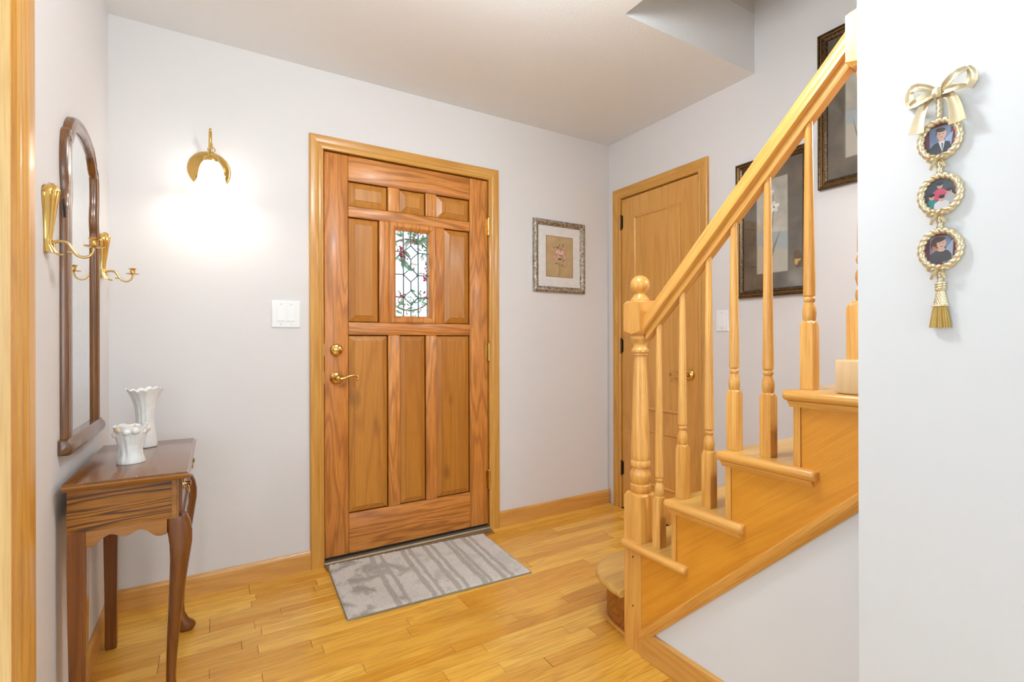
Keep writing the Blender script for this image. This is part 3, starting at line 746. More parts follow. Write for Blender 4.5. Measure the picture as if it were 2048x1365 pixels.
for cy in (BY0 + .020, BY1 - .020):
    rs = []
    for z, w in ((ZB + .002, .020), (.5, .021), (.3, .019), (.1, .017), (.02, .0175), (.0005, .016)):
        dx = 0 if z > .1 else -.0
        rs.append([(-.317 + a * w + dx, cy + c * w, z) for a, c in ((-1, -1), (1, -1), (1, 1), (-1, 1))])
    MB().rings(rs).build('leg', 'table_z', tb, bevel=.002)

# ---- porcelain vases
def vase(name, label, c, prof, lobes, amp, seed, swirl=0.0, scal=.010, rimmat=None, fig=None):
    o = empty(name, c, label, 'vase'); seg = 96; rng = random.Random(seed); q = MB(); rs = []
    ph = [rng.uniform(0, 6.28) for _ in range(6)]; top = prof[-1][1]
    def rad(r, z, a):
        t = z / top; m = amp * math.sin(math.pi * min(1, t * 1.05)) ** .7
        d = math.sin(lobes * a + swirl * t + ph[0]) * .6 + math.sin((lobes * 2 - 1) * a - 1.6 * swirl * t + ph[1] + 9 * t) * .35 + math.sin(3 * a + 14 * t + ph[2]) * .35
        return r + m * d
    outp = []
    for r, z in prof:
        outp.append([(c[0] + rad(r, z, 2 * math.pi * i / seg) * math.cos(2 * math.pi * i / seg), c[1] + rad(r, z, 2 * math.pi * i / seg) * math.sin(2 * math.pi * i / seg),
                      c[2] + z + (scal * (z / top) ** 10 * (abs(math.sin(2 * math.pi * i / seg * lobes / 2 + ph[3])) + .5 * math.sin(2 * math.pi * i / seg * 3 + ph[4])))) for i in range(seg)])
    inn = []
    for r, z in reversed(prof[3:]):
        inn.append([(c[0] + (r - .004) * (p[0] - c[0]) / math.hypot(p[0] - c[0], p[1] - c[1]), c[1] + (r - .004) * (p[1] - c[1]) / math.hypot(p[0] - c[0], p[1] - c[1]),
                     c[2] + z - .001 + (p[2] - c[2] - top if z == top else 0)) for p in outp[-1]])
    q.rings(outp + inn).build('body', 'ceramic', o, smooth=60)
    return o
v1 = vase('tall_vase', 'tall white porcelain vase with flared ruffled rim on the side table', (-.211, 2.225, TZ),
     [(.026, 0), (.036, .001), (.0375, .006), (.036, .012), (.0365, .015), (.033, .035), (.0285, .070), (.0265, .100), (.0275, .125), (.032, .152), (.040, .176), (.050, .195), (.056, .204)], 14, .0016, 3, 0, .007)
v2 = vase('short_vase', 'short white porcelain vase with embossed roses round its rim', (-.221, 1.952, TZ),
     [(.026, 0), (.036, .0008), (.037, .004), (.034, .016), (.031, .030), (.0305, .042), (.033, .058), (.037, .074), (.041, .090), (.0435, .104), (.0445, .114)], 9, .0022, 8, 5.0, .004)
rng = random.Random(5)
for k in range(11):
    a = 2 * math.pi * k / 11 + rng.uniform(-.1, .1); rr_ = .0365 + rng.uniform(-.001, .002); zz_ = TZ + .098 + rng.uniform(-.006, .010)
    q = MB(); cc = Vector((-.221 + rr_ * math.cos(a), 1.952 + rr_ * math.sin(a), zz_)); rs_ = .0108 + rng.uniform(-.002, .002)
    rs = []
    for i in range(8):
        al = -math.pi / 2 + math.pi * i / 7; qq = max(math.cos(al), .03)
        rs.append([cc + Vector((rs_ * qq * math.cos(b_) * (1 + .10 * math.sin(5 * b_ + i)), rs_ * qq * math.sin(b_) * (1 + .10 * math.sin(5 * b_ + i)), rs_ * .95 * math.sin(al))) for b_ in [2 * math.pi * j / 16 for j in range(16)]])
    q.rings(rs).build('rose', 'ivory' if k in (3, 7) else 'ceramic', v2, smooth=70)

# ------------------------------------------------------------------ mirror on the left wall
mr = empty('wall_mirror', (XL, 2.045, .80), 'tall arched mirror in a dark walnut frame above the side table', 'mirror')
MYC, MHW = 2.040, .222
half = [(1, .835), (1, 1.15), (1, 1.455), (1.0, 1.49), (.965, 1.52), (.965, 1.55), (1.0, 1.59), (1.0, 1.645), (.965, 1.69), (.90, 1.712), (.84, 1.716), (.78, 1.735), (.62, 1.765), (.40, 1.782), (.2, 1.790), (0, 1.793)]
def outline(shr, n=5):
    pts = [Vector((f, z, 0)) for f, z in half]
    cv = catmull(pts[:3], 2)[:-1] + catmull(pts[2:], n)
    r_ = [(max(0, p.x * MHW), p.y) for p in cv]
    full = [(MYC - y, z) for y, z in r_] + [(MYC + y, z) for y, z in reversed(r_[:-1])]
    if not shr: return full
    o = []
    for i, (y, z) in enumerate(full):
        a = full[max(0, i - 1)]; c = full[min(len(full) - 1, i + 1)]
        t = Vector((c[0] - a[0], c[1] - a[1])).normalized(); nn = Vector((t.y, -t.x))
        o.append((y + nn.x * shr, z + nn.y * shr))
    return o
prof = [(0, .001), (0, .014), (.004, .019), (.010, .020), (.014, .017), (.020, .019), (.034, .021), (.040, .019), (.044, .014), (.046, .008), (.046, .001)]
rs = [[(XL + n, y, z) for y, z in outline(w)] for w, n in prof]
fr = MB()
n_ = len(rs[0])
for k in range(len(rs)): pass
fr.rings(rs + [rs[0]], False, False)
fr.build('frame', 'mirror_wood', mr, smooth=40)
q = MB(); gl = outline(0); m2 = len(gl) // 2; rows_ = []
for (y, z) in gl[:m2]:
    hw = max(.004, (MYC - y) - .036); zz_ = min(z, 1.793 - .036)
    if rows_ and zz_ <= rows_[-1][1] + .001: continue
    rows_.append((hw, zz_))
vs_ = []; fs_ = []
for hw, zz_ in rows_: vs_ += [(XL + .0085, MYC - hw, zz_), (XL + .0085, MYC + hw, zz_)]
for i in range(len(rows_) - 1): fs_.append((2 * i, 2 * i + 1, 2 * i + 3, 2 * i + 2))
q.add(vs_, fs_); q.build('mirror_glass', 'mirror', mr)
q = MB(); lp = [(.001, .795), (.020, .795), (.030, .800), (.033, .812), (.030, .826), (.024, .832), (.021, .840), (.001, .840)]
def lring(y, s): return [(XL + n * s, y, .8175 + (z - .8175) * s) for n, z in lp]
q.rings([lring(MYC - MHW - .024, .75), lring(MYC - MHW - .020, .95), lring(MYC - MHW - .014, 1), lring(MYC + MHW + .014, 1), lring(MYC + MHW + .020, .95), lring(MYC + MHW + .024, .75)])
q.build('ledge', 'mirror_wood', mr, smooth=40)
MB().tube([(XL + .012, MYC - MHW - .003, 1.455), (XL + .012, MYC - MHW - .006, 1.485), (XL + .010, MYC - MHW - .003, 1.505)], .0025, 8).build('wire_hook', 'black', mr)

# ---- brass candle sconces either side of the mirror
def candle_sconce(label, cy, z0, first=None):
    o = empty('candle_sconce', (XL, cy, z0), label, 'candle sconce', 'brass candle sconces flanking the mirror')
    if first:
        def cp(src, par):
            c = src.copy(); col.objects.link(c); c.parent = par
            for ch in list(src.children): cp(ch, c)
        for ch in list(first.children): cp(ch, o)
        return o
    hgt = .172; q = MB(); NU = 60; rs = []
    for i in range(25):
        t = i / 24
        w = lerp(.017, .0135, min(1, t / .2)) if t < .2 else lerp(.0135, .034, (min(1, (t - .2) / .62)) ** 1.5)
        if t > .86: w *= math.sqrt(max(0.02, 1 - ((t - .86) / .145) ** 2)) * .35 + .65 * (1 - ((t - .86) / .16) ** 2)
        dep = .010 + .020 * (t ** 1.3) + (.014 * (1 - t / .14) if t < .14 else 0)
        if t > .93: dep *= 1 - .5 * (t - .93) / .07
        ring = []
        for k in range(NU + 1):
            s = -1 + 2 * k / NU; fl = abs(math.cos(s * math.pi * 2.5)) ** .8
            ring.append((XL + .0015 + dep * max(0, 1 - s * s) ** .45 * (.55 + .45 * fl), cy + w * s, z0 + hgt * t + .010 * (fl - .5) * t ** 6))
        ring += [(XL + .001, cy + w * s, z0 + hgt * t) for s in (1, 0, -1)]
        rs.append(ring)
    q.rings(rs).build('backplate', 'brass', o, smooth=60)
    zz_ = z0 + .018; x0 = XL + .012
    arm = catmull([(x0, cy, zz_ + .006), (x0 + .014, cy, zz_ + .012), (x0 + .030, cy, zz_ + .010), (x0 + .040, cy, zz_ - .006), (x0 + .052, cy, zz_ - .022), (x0 + .068, cy, zz_ - .024), (x0 + .080, cy, zz_ - .014), (x0 + .084, cy, zz_ + .002)], 6)
    q = MB().tube(arm, [lerp(.0042, .0032, i / len(arm)) for i in range(len(arm))], 10)
    q.tube(catmull([(x0 + .004, cy, zz_ + .014), (x0 + .006, cy, zz_ - .004), (x0 + .010, cy, zz_ - .018), (x0 + .018, cy, zz_ - .022), (x0 + .022, cy, zz_ - .020)], 5), .0030, 8)
    q.tube(catmull([(x0 + .041, cy, zz_ - .008), (x0 + .038, cy, zz_ - .014), (x0 + .030, cy, zz_ - .013)], 5), .0026, 8)
    q.build('arm', 'brass_soft', o, smooth=60)
    cx = x0 + .084; zc = zz_ + .002
    MB().lathe(cx, cy, [(.003, zc), (.012, zc + .0005), (.0215, zc + .003), (.0222, zc + .0045), (.012, zc + .0025), (.004, zc + .003)], 28).build('drip_pan', 'brass', o, smooth=50)
    MB().lathe(cx, cy, [(.004, zc + .002), (.0085, zc + .004), (.0085, zc + .006), (.0078, zc + .008), (.0082, zc + .018), (.0095, zc + .021), (.0125, zc + .0235), (.0125, zc + .0245), (.0090, zc + .0245), (.0075, zc + .021), (.0070, zc + .006)], 24).build('candle_cup', 'brass', o, smooth=50)
    return o
cs1 = candle_sconce('brass candle sconce on the mirror side nearest the wooden door casing', 1.682, 1.336)
candle_sconce('brass candle sconce between the mirror and the front door wall', 2.412, 1.350, cs1)

# ------------------------------------------------------------------ lit wall lamp beside the front door
wl = empty('wall_lamp', (-.010, D, 1.86), 'lit brass wall lamp with glowing frosted bell shade beside front door', 'wall lamp')
LX, LY = -.004, 2.452
MB().lathe_axis((-.012, D, 1.868), (0, -1, 0), [(.083, 0), (.083, .003), (.080, .006), (.076, .006), (.074, .009), (.060, .014), (.035, .022), (.020, .028), (.014, .034), (.002, .036)], 40).build('backplate', 'brass', wl, smooth=50)
arm = catmull([(-.012, D - .02, 1.868), (-.012, D - .045, 1.872), (-.010, D - .07, 1.90), (-.008, D - .085, 1.945), (-.006, D - .105, 1.955), (LX, LY, 1.935), (LX, LY, 1.905)], 7)
q = MB().tube(arm, .0055, 10)
q.tube(catmull([(-.008, D - .085, 1.94), (-.008, D - .09, 1.975), (-.008, D - .10, 2.00), (-.008, D - .112, 2.012), (-.008, D - .120, 2.004), (-.008, D - .116, 1.994)], 6), [.0072 - .00012 * i for i in range(31)], 10)
q.build('arm', 'brass', wl, smooth=60)
rg_ = MB(); rg_.tube([(LX + .013 * math.cos(a), LY + .003 * math.sin(a), 1.922 + .013 * math.sin(a)) for a in [2 * math.pi * k / 20 for k in range(20)]], .0022, 8, closed=True); rg_.build('scroll_ring', 'brass_soft', wl, smooth=60)
MB().lathe(LX, LY, [(.005, 1.915), (.012, 1.908), (.012, 1.896), (.026, 1.888), (.030, 1.878), (.0295, 1.868), (.024, 1.868), (.004, 1.872)], 28).build('fitter', 'brass', wl, smooth=50)
shp = [(.022, 1.872), (.030, 1.868), (.038, 1.856), (.044, 1.838), (.048, 1.815), (.052, 1.792), (.058, 1.775), (.063, 1.768)]
shp = [(lerp(r, r, 0), z) for r, z in shp]
q = MB(); q.rings([[(LX + r * (1 + (.04 * math.sin(8 * a) if i > 5 else 0)) * math.cos(a), LY + r * (1 + (.04 * math.sin(8 * a) if i > 5 else 0)) * math.sin(a), z) for a in [2 * math.pi * k / 48 for k in range(48)]] for i, (r, z) in enumerate(shp)], False)
sh = q.build('shade', 'shade', wl, smooth=80)
MB().sphere((LX, LY, 1.805), .022, 16, 10, sq=(1, 1, 1.3)).build('bulb', 'bulb', wl, smooth=80)

# ------------------------------------------------------------------ light switches
def switch(name, label, fn, s0, s1, z0, z1, rockers):
    c = fn((s0 + s1) / 2, 0, (z0 + z1) / 2); o = empty(name, c, label, 'light switch'); q = MB()
    def rc(i, n): return [fn(s0 + i, n, z0 + i), fn(s1 - i, n, z0 + i), fn(s1 - i, n, z1 - i), fn(s0 + i, n, z1 - i)]
    q.rings([rc(0, .0003), rc(0, .003), rc(.003, .006), rc(.006, .0065)]); q.build('cover_plate', 'plate', o)
    for sc_ in rockers:
        zc = (z0 + z1) / 2; q = MB()
        def rk(i, n0, n1): return [fn(sc_ - .0165 + i, n0, zc - .033 + i), fn(sc_ + .0165 - i, n0, zc - .033 + i), fn(sc_ + .0165 - i, n1, zc + .033 - i), fn(sc_ - .0165 + i, n1, zc + .033 - i)]
        q.rings([rk(0, .006, .006), rk(.0, .0085, .0065), rk(.0015, .0100, .0075)]); q.build('rocker', 'plate', o)
        for zz_ in (z0 + .016, z1 - .016):
            a = Vector(fn(sc_, .006, zz_)); nn = Vector(fn(sc_, .007, zz_)) - a
            MB().lathe_axis(a, nn, [(.0028, 0), (.0028, .0012), (.001, .0015)], 12).build('screw', 'screw', o)
switch('double_light_switch', 'white double rocker light switch between lamp and front door', bk, .235, .360, 1.175, 1.302, (.275, .320))
switch('single_light_switch', 'white single rocker light switch beside the closet door', rt, 1.648, 1.722, 1.157, 1.271, (1.685,))

# ------------------------------------------------------------------ framed pictures
def frame4(parent, fn, s0, s1, z0, z1, prof, mat, name='frame', mi=None):
    """mitred frame, prof (w inwards, n out)"""
    for ends in (((s0, z0), (s1, z0)), ((s1, z0), (s1, z1)), ((s1, z1), (s0, z1)), ((s0, z1), (s0, z0))):
        rs = []
        for (s, z) in ends:
            ds = 1 if s == s0 else -1; dz = 1 if z == z0 else -1
            rs.append([fn(s + ds * w, n, z + dz * w) for w, n in prof])
        MB().rings(rs).build(name, mat, parent, smooth=40)
def flat(fn, polys, mats, name, parent, n0, dn=.00012):
    q = MB()
    for k, (pts, mi) in enumerate(polys):
        n = n0 + dn * k; b_ = len(q.v); q.v += [Vector(fn(s, n, z)) for s, z in pts]; q.face(range(b_, b_ + len(pts)), mi)
    return q.build(name, mats, parent)
def ell(cx, cz, rx, rz, rot=0, n=20, a0=0, a1=2 * math.pi):
    c, s_ = math.cos(rot), math.sin(rot)
    return [(cx + rx * math.cos(a) * c - rz * math.sin(a) * s_, cz + rx * math.cos(a) * s_ + rz * math.sin(a) * c) for a in [lerp(a0, a1, k / n) for k in range(n)]]
_pm = {}
def pc(c):
    if c not in _pm: _pm[c] = plain('print_ink_%d_%d_%d' % c, c, 0.6)
    return _pm[c]
# floral print in a carved silver frame
fp = empty('floral_picture', (1.906, D, 1.64), 'rose print with white mat in a carved silver frame', 'picture')
frame4(fp, bk, 1.704, 2.109, 1.420, 1.876, [(0, .001), (0, .016), (.004, .021), (.012, .023), (.024, .018), (.030, .013), (.034, .013), (.036, .008), (.036, .001)], 'silver')
MB().box(1.73, 2.083, D - .005, D - .002, 1.447, 1.849).build('matboard', 'matboard', fp)
FA = (1.805, 2.012, 1.521, 1.776)
frame4(fp, bk, FA[0] - .003, FA[1] + .003, FA[2] - .003, FA[3] + .003, [(0, .005), (0, .0058), (.003, .0058), (.003, .005)], plain('mat_bevel', (120, 98, 66), .7), 'mat_bevel')
MB().box(FA[0], FA[1], D - .0054, D - .0048, FA[2], FA[3]).build('print_paper', 'floral_ground', fp)
inks = [(222, 176, 160), (236, 204, 186), (200, 146, 136), (110, 108, 72), (150, 140, 104), (168, 128, 100), (120, 80, 60)]
rng = random.Random(21); P = []; fx, fz = 1.909, 1.665
for k in range(46):
    a = rng.uniform(0, 6.28); d_ = rng.uniform(.012, .075); P.append((ell(fx + d_ * .75 * math.cos(a), fz - .004 + d_ * 1.15 * math.sin(a), .009, .0035, rng.uniform(0, 3), 8), rng.choice([3, 4, 4, 5])))
for k in range(9): P.append((ell(fx + rng.uniform(-.004, .004), fz - .06 - k * .009, .0018, .007, 0, 6), 3))
for cx_, cz_, r_ in ((fx - .034, fz - .028, .017), (fx + .036, fz - .012, .015), (fx - .03, fz + .03, .009), (fx + .032, fz + .04, .008), (fx - .045, fz + .05, .006)):
    for k in range(6): P.append((ell(cx_ + r_ * .5 * math.cos(k), cz_ + r_ * .5 * math.sin(k), r_ * .62, r_ * .5, k, 10), (0, 2, 0)[k % 3]))
for k in range(9): a = k * .7; P.append((ell(fx + .020 * math.cos(a), fz + .002 + .018 * math.sin(a), .016, .013, a, 12), (0, 1, 2)[k % 3]))
for k in range(5): a = k * 1.26; P.append((ell(fx + .008 * math.cos(a), fz + .006 + .008 * math.sin(a), .010, .008, a, 12), (1, 0)[k % 2]))
P.append((ell(fx + .002, fz - .008, .008, .005, 0, 12), 6)); P.append((ell(fx, fz - .03, .016, .008, 0, 12), 3))
flat(bk, P, [pc(c) for c in inks], 'rose_print', fp, .0056, .00001)
MB().box(1.737, 2.076, D - .0078, D - .0068, 1.454, 1.842).build('glass', 'glass', fp)
# two orchid pictures climbing the stair wall
def orchid(label, y0, y1, z0, z1, left_flower):
    o = empty('orchid_picture', (XR, (y0 + y1) / 2, (z0 + z1) / 2), label, 'picture', 'framed orchid prints above the stairs')
    frame4(o, rt, y0, y1, z0, z1, [(0, .001), (0, .020), (.004, .024), (.009, .024), (.011, .020)], 'bronze', 'frame_rim')
    frame4(o, rt, y0 + .0112, y1 - .0112, z0 + .0112, z1 - .0112, [(0, .001), (0, .020), (.003, .022), (.006, .020), (.006, .001)], 'gold_line', 'gilt_strip')
    frame4(o, rt, y0 + .0174, y1 - .0174, z0 + .0174, z1 - .0174, [(0, .001), (0, .018), (.006, .020), (.016, .014), (.018, .014), (.020, .008), (.020, .001)], 'bronze', 'frame')
    MB().box(XR - .006, XR - .002, y0 + .03, y1 - .03, z0 + .03, z1 - .03).build('matboard', 'brown_mat', o)
    yc = (y0 + y1) / 2; a = (yc - .077, yc + .077, z0 + .115, z1 - .115)
    frame4(o, rt, a[0] - .004, a[1] + .004, a[2] - .004, a[3] + .004, [(0, .006), (0, .008), (.004, .008), (.004, .006)], plain('mat_bead', (132, 122, 106), .5, .3), 'mat_bead')
    MB().box(XR - .0068, XR - .0055, a[0], a[1], a[2], a[3]).build('print_paper', 'orchid_ground', o)
    P = [([(a[0], a[2]), (a[1], a[2]), (a[1], a[2] + .14), (a[0], a[2] + .10)], 4), ([(a[0], a[2] + .10), (a[1], a[2] + .14), (a[1], a[2] + .20), (a[0], a[2] + .19)], 5)]
    xs = yc - .004
    st_ = [(xs + .030, a[2] + .02), (xs + .018, a[2] + .12), (xs + .004, a[2] + .22), (xs - .006, a[2] + .30), (xs - .002, a[2] + .38)]
    for p_, q_ in zip(st_, st_[1:]): P.append(([(p_[0] - .0016, p_[1]), (p_[0] + .0016, p_[1]), (q_[0] + .0016, q_[1]), (q_[0] - .0016, q_[1])], 2))
    P.append(([(xs + .020, a[2] + .04), (xs - .004, a[2] + .13), (xs - .042, a[2] + .21), (xs - .012, a[2] + .12), (xs + .012, a[2] + .04)], 3))
    P.append(([(xs + .026, a[2] + .03), (xs + .044, a[2] + .10), (xs + .054, a[2] + .17), (xs + .038, a[2] + .10)], 3))
    for fx_, fz_, s_ in ((xs - .006, a[2] + .315, 1.0), (xs + .010, a[2] + .39, .6)):
        for k in range(5): an = k * 1.257 + .3; P.append((ell(fx_ + .014 * s_ * math.cos(an), fz_ + .014 * s_ * math.sin(an), .015 * s_, .010 * s_, an, 12), k % 2))
        P.append((ell(fx_, fz_, .005 * s_, .005 * s_, 0, 8), 2))
    flat(rt, P, [pc(c) for c in ((236, 234, 224), (222, 218, 206), (112, 106, 80), (126, 124, 104), (184, 176, 158), (164, 170, 172))], 'orchid_print', o, .0070, .00002)
    MB().box(XR - .0098, XR - .0088, y0 + .032, y1 - .032, z0 + .032, z1 - .032).build('glass', 'glass', o)
    return o
orchid('lower orchid print in a bronze frame, seen between the stair balusters', 1.222, 1.594, 1.323, 2.008, True)
orchid('upper orchid print in a bronze frame, half hidden by the handrail top', .816, 1.188, 1.776, 2.462, False)

# ------------------------------------------------------------------ hanging oval photo frames on the near wall
hg = empty('photo_hanger', (FWX, .392, 1.10), 'gilt bow and tassel hanger holding three oval family photos', 'photo frame')
hf = lambda s, n, z: Vector((FWX - n, .390 - s, z))
def ribbon(pts, widths, n0, name='ribbon', th_=.0022, bulge=.004, mat='champagne'):
    """strip through (s, z, n) with widths, slightly dished"""
    P_ = catmull([Vector(p) for p in pts], 6); m_ = len(P_); W = []
    for i in range(m_):
        t = i / (m_ - 1) * (len(widths) - 1); k = min(int(t), len(widths) - 2); W.append(lerp(widths[k], widths[k + 1], t - k))
    rs = []
    for i, p in enumerate(P_):
        a = P_[max(0, i - 1)]; c = P_[min(m_ - 1, i + 1)]; t = Vector((c.x - a.x, c.y - a.y)); t = t.normalized() if t.length > 1e-6 else Vector((1, 0)); nn = Vector((-t.y, t.x))
        top = []; bot = []
        for u in (-1, -.8, -.4, 0, .4, .8, 1):
            s_, z_ = p.x + nn.x * u * W[i] / 2, p.y + nn.y * u * W[i] / 2
            e = p.z + n0 + bulge * (u * u if abs(u) < .9 else .7) 
            top.append(hf(s_, e + th_, z_)); bot.append(hf(s_, e, z_))
        rs.append(top + bot[::-1])
    return MB().rings(rs).build(name, mat, hg, smooth=50)
# each loop is an outer band going out, a turned-over end and a band coming back
ribbon([(-.003, 1.583, .006), (-.015, 1.593, .014), (-.030, 1.600, .018), (-.042, 1.602, .012)], [.010, .013, .015, .012], .002)
ribbon([(-.042, 1.607, .012), (-.0465, 1.594, .008), (-.046, 1.580, .006), (-.043, 1.568, .008)], [.008, .015, .016, .012], .001, bulge=-.003)
ribbon([(-.044, 1.570, .010), (-.031, 1.571, .016), (-.017, 1.576, .014), (-.004, 1.580, .008)], [.009, .017, .018, .012], .003)
ribbon([(.004, 1.582, .006), (.016, 1.590, .014), (.030, 1.600, .018), (.044, 1.606, .012)], [.011, .014, .013, .008], .002)
ribbon([(.044, 1.609, .012), (.0485, 1.598, .008), (.0475, 1.584, .006), (.042, 1.573, .008)], [.007, .014, .018, .012], .001, bulge=-.003)
ribbon([(.043, 1.574, .010), (.031, 1.575, .016), (.018, 1.577, .014), (.004, 1.579, .008)], [.006, .011, .013, .012], .003)
ribbon([(-.006, 1.577, .004), (-.018, 1.567, .008), (-.0265, 1.543, .010), (-.032, 1.511, .012)], [.011, .015, .018, .026], .004)
ribbon([(.006, 1.575, .004), (.019, 1.566, .008), (.027, 1.543, .010), (.031, 1.511, .012)], [.011, .015, .019, .026], .004)
ribbon([(0, 1.588, .010), (0, 1.578, .013), (0, 1.570, .010)], [.012, .014, .012], .004, 'knot', .006, -.004)
def rope(pts, r, name, closed, twist=10, amp=.22, mat='champagne'):
    P_ = [Vector(p) for p in pts]; n = len(P_); seg = 14; rs = []
    for i, p in enumerate(P_):
        a = P_[(i - 1) % n] if closed or i else p; c = P_[(i + 1) % n] if closed or i < n - 1 else p
        t = (c - a).normalized(); w = Vector((1, 0, 0)); u = t.cross(w).normalized(); w = u.cross(t)
        rs.append([p + (u * math.cos(x) + w * math.sin(x)) * r * (1 + amp * (2 * abs(math.cos((x * 2 + twist * 2 * math.pi * i / n) / 2)) - 1)) for x in [2 * math.pi * k / seg for k in range(seg)]])
    if closed: return MB().rings(rs + [rs[0]], False).build(name, mat, hg, smooth=70)
    return MB().rings(rs).build(name, mat, hg, smooth=70)
rope([hf(.0006, .008, lerp(1.572, 1.532, k / 30)) for k in range(31)], .0046, 'cord', False, 4)
burg = plain('burgundy_mat', (112, 32, 48), .6)
def portrait(k):
    """flat printed pictures, local units about the oval's centre"""
    if k == 0:
        cs = [(120, 138, 176), (40, 44, 52), (236, 232, 230), (222, 178, 156), (66, 46, 38), (84, 92, 110), (160, 176, 206)]
        P = [([(-.0195, -.030), (.0195, -.034), (.0195, .030), (-.0195, .028)], 0), ([(.000, -.032), (.0195, -.034), (.0195, .010), (.008, .0)], 6),
             ([(-.0195, -.030), (-.019, -.016), (-.008, -.006), (.004, -.004), (.014, -.008), (.017, -.020), (.016, -.032)], 1),
             ([(-.003, -.004), (.003, -.026), (.007, -.005)], 2), ([(.0015, -.008), (.003, -.026), (.0045, -.008)], 5),
             ([(-.002, -.004), (.006, -.005), (.005, .004), (-.002, .004)], 3), (ell(.002, .009, .0075, .0105, -.1), 3), (ell(.0005, .0178, .0080, .0042, -.25), 4), ([(-.0065, .016), (-.0072, .008), (-.0045, .012)], 4),
             (ell(-.001, .0095, .0011, .0007, 0, 8), 1), (ell(.0048, .0095, .0011, .0007, 0, 8), 1), (ell(.0022, .0035, .002, .0006, 0, 8), 4)]
    elif k == 1:
        cs = [(70, 76, 84), (214, 74, 112), (56, 138, 140), (226, 222, 222), (216, 170, 148), (48, 36, 32), (190, 186, 190), (30, 32, 36)]
        P = [(ell(0, 0, .0235, .030), 0)]
        for bx, bz, w, ci, hx, hz in ((-.001, .001, .012, 1, -.001, .0165), (-.0135, -.016, .0085, 2, -.0135, -.003), (.0135, -.009, .009, 6, .013, .003), (.002, -.021, .0125, 3, .002, -.0085)):
            P += [([(bx - w, bz - .012), (bx + w, bz - .012), (bx + w * .9, bz + .004), (bx + w * .4, bz + .009), (bx - w * .4, bz + .009), (bx - w * .9, bz + .004)], ci), (ell(hx, hz, .0044, .0058), 4), (ell(hx, hz + .0036, .0049, .0034), 5),
                  (ell(hx - .0016, hz + .0002, .0006, .0005, 0, 6), 7), (ell(hx + .0016, hz + .0002, .0006, .0005, 0, 6), 7)]
        P = [(([p for p in pts]), i) for pts, i in P]
        P = [([(max(-.0235, min(.0235, s)), max(-.029, z)) for s, z in pts], i) for pts, i in P]
    else:
        cs = [(124, 142, 170), (74, 72, 74), (224, 180, 160), (96, 62, 44), (170, 184, 206), (60, 44, 40), (186, 128, 96), (150, 60, 60)]
        P = [([(-.0195, -.027), (.0195, -.027), (.0195, .031), (-.0195, .030)], 0), ([(.002, -.027), (.0195, -.027), (.0195, .018), (.010, .004)], 4),
             (ell(-.004, .008, .0115, .0165, .15), 3), ([(-.0125, .008), (-.0135, -.010), (-.006, -.012), (-.004, .002)], 6), ([(-.019, -.027), (-.0175, -.010), (-.009, -.003), (.004, -.001), (.012, -.004), (.0165, -.012), (.0175, -.027)], 1),
             (ell(.001, -.001, .006, .004), 2), ([(-.002, -.002), (.005, -.002), (.004, .006), (-.002, .006)], 2), (ell(.0012, .0105, .0072, .0098, -.1), 2), (ell(-.001, .0185, .0085, .0046, .3), 3),
             (ell(-.0015, .0115, .001, .0007, 0, 8), 5), (ell(.0040, .0115, .001, .0007, 0, 8), 5), (ell(.0014, .0052, .0026, .0008, 0, 8), 7)]
    return cs, P
for k, zc in enumerate((1.4925, 1.387, 1.2815)):
    of = MB(); pts = [hf(.0005 + .0298 * math.cos(a), .006, zc + .0355 * math.sin(a)) for a in [2 * math.pi * i / 140 for i in range(140)]]
    rope(pts, .0058, 'oval_frame', True, 19, .2)
    MB().prism(ell(.0005, zc, .029, .0345, 0, 40), lambda p, d: hf(p[0], d, p[1]), .0005, .0035).build('photo_mat', burg, hg)
    cs, P = portrait(k)
    polys = []
    for pts_, mi in P:
        q_ = []
        for s_, z_ in pts_:
            f_ = math.hypot(s_ / .0262, z_ / .0318)
            if f_ > 1: s_, z_ = s_ / f_, z_ / f_
            q_.append((s_ + .0005, z_ + zc))
        polys.append((q_, mi))
    flat(lambda s, n, z: hf(s, n, z), polys, [pc(c) for c in cs], 'photograph', hg, .0037, .00004)
    MB().prism(ell(.0005, zc, .0275, .033, 0, 40), lambda p, d: hf(p[0], d, p[1]), .0052, .0056).build('glass', 'glass', hg)
    # little bow and stem below each oval
    zb = zc - .040
    ribbon([(0, zb, .010), (-.007, zb + .004, .013), (-.014, zb + .002, .010), (-.0155, zb - .002, .008)], [.004, .007, .007, .004], .002, 'small_bow')
    ribbon([(0, zb, .010), (.007, zb + .004, .013), (.014, zb + .004, .010), (.0165, zb + .001, .008)], [.004, .007, .007, .004], .002, 'small_bow')
    ribbon([(-.001, zb, .009), (-.007, zb - .008, .010), (-.0115, zb - .018, .008)], [.004, .005, .004], .002, 'small_bow')
    ribbon([(.001, zb, .009), (.007, zb - .007, .010), (.0115, zb - .016, .008)], [.004, .005, .004], .002, 'small_bow')
    rope([hf(.0006, .007, lerp(zb + .002, zb - .026, i / 24)) for i in range(25)], .0048, 'cord', False, 2)
q = MB()
for i in range(3):
    pts = [hf(.0012 + .0062 * math.cos(a), .008 + .004 * math.sin(a), 1.2105 + (i - 1) * .0045 + .0018 * math.cos(a)) for a in [2 * math.pi * k / 24 for k in range(24)]]
    q.tube(pts, .0030, 8, closed=True)
q.build('tassel_knot', 'champagne', hg, smooth=60)
def tring(z, w, dpt, amp=0.0, nl=9):
    return [hf(.0005 + w * math.cos(a) * (1 + amp * math.sin(nl * 4 * a)), .007 + dpt * math.sin(a) * (1 + amp * math.sin(nl * 4 * a)), z) for a in [2 * math.pi * k / 96 for k in range(96)]]
rs = []
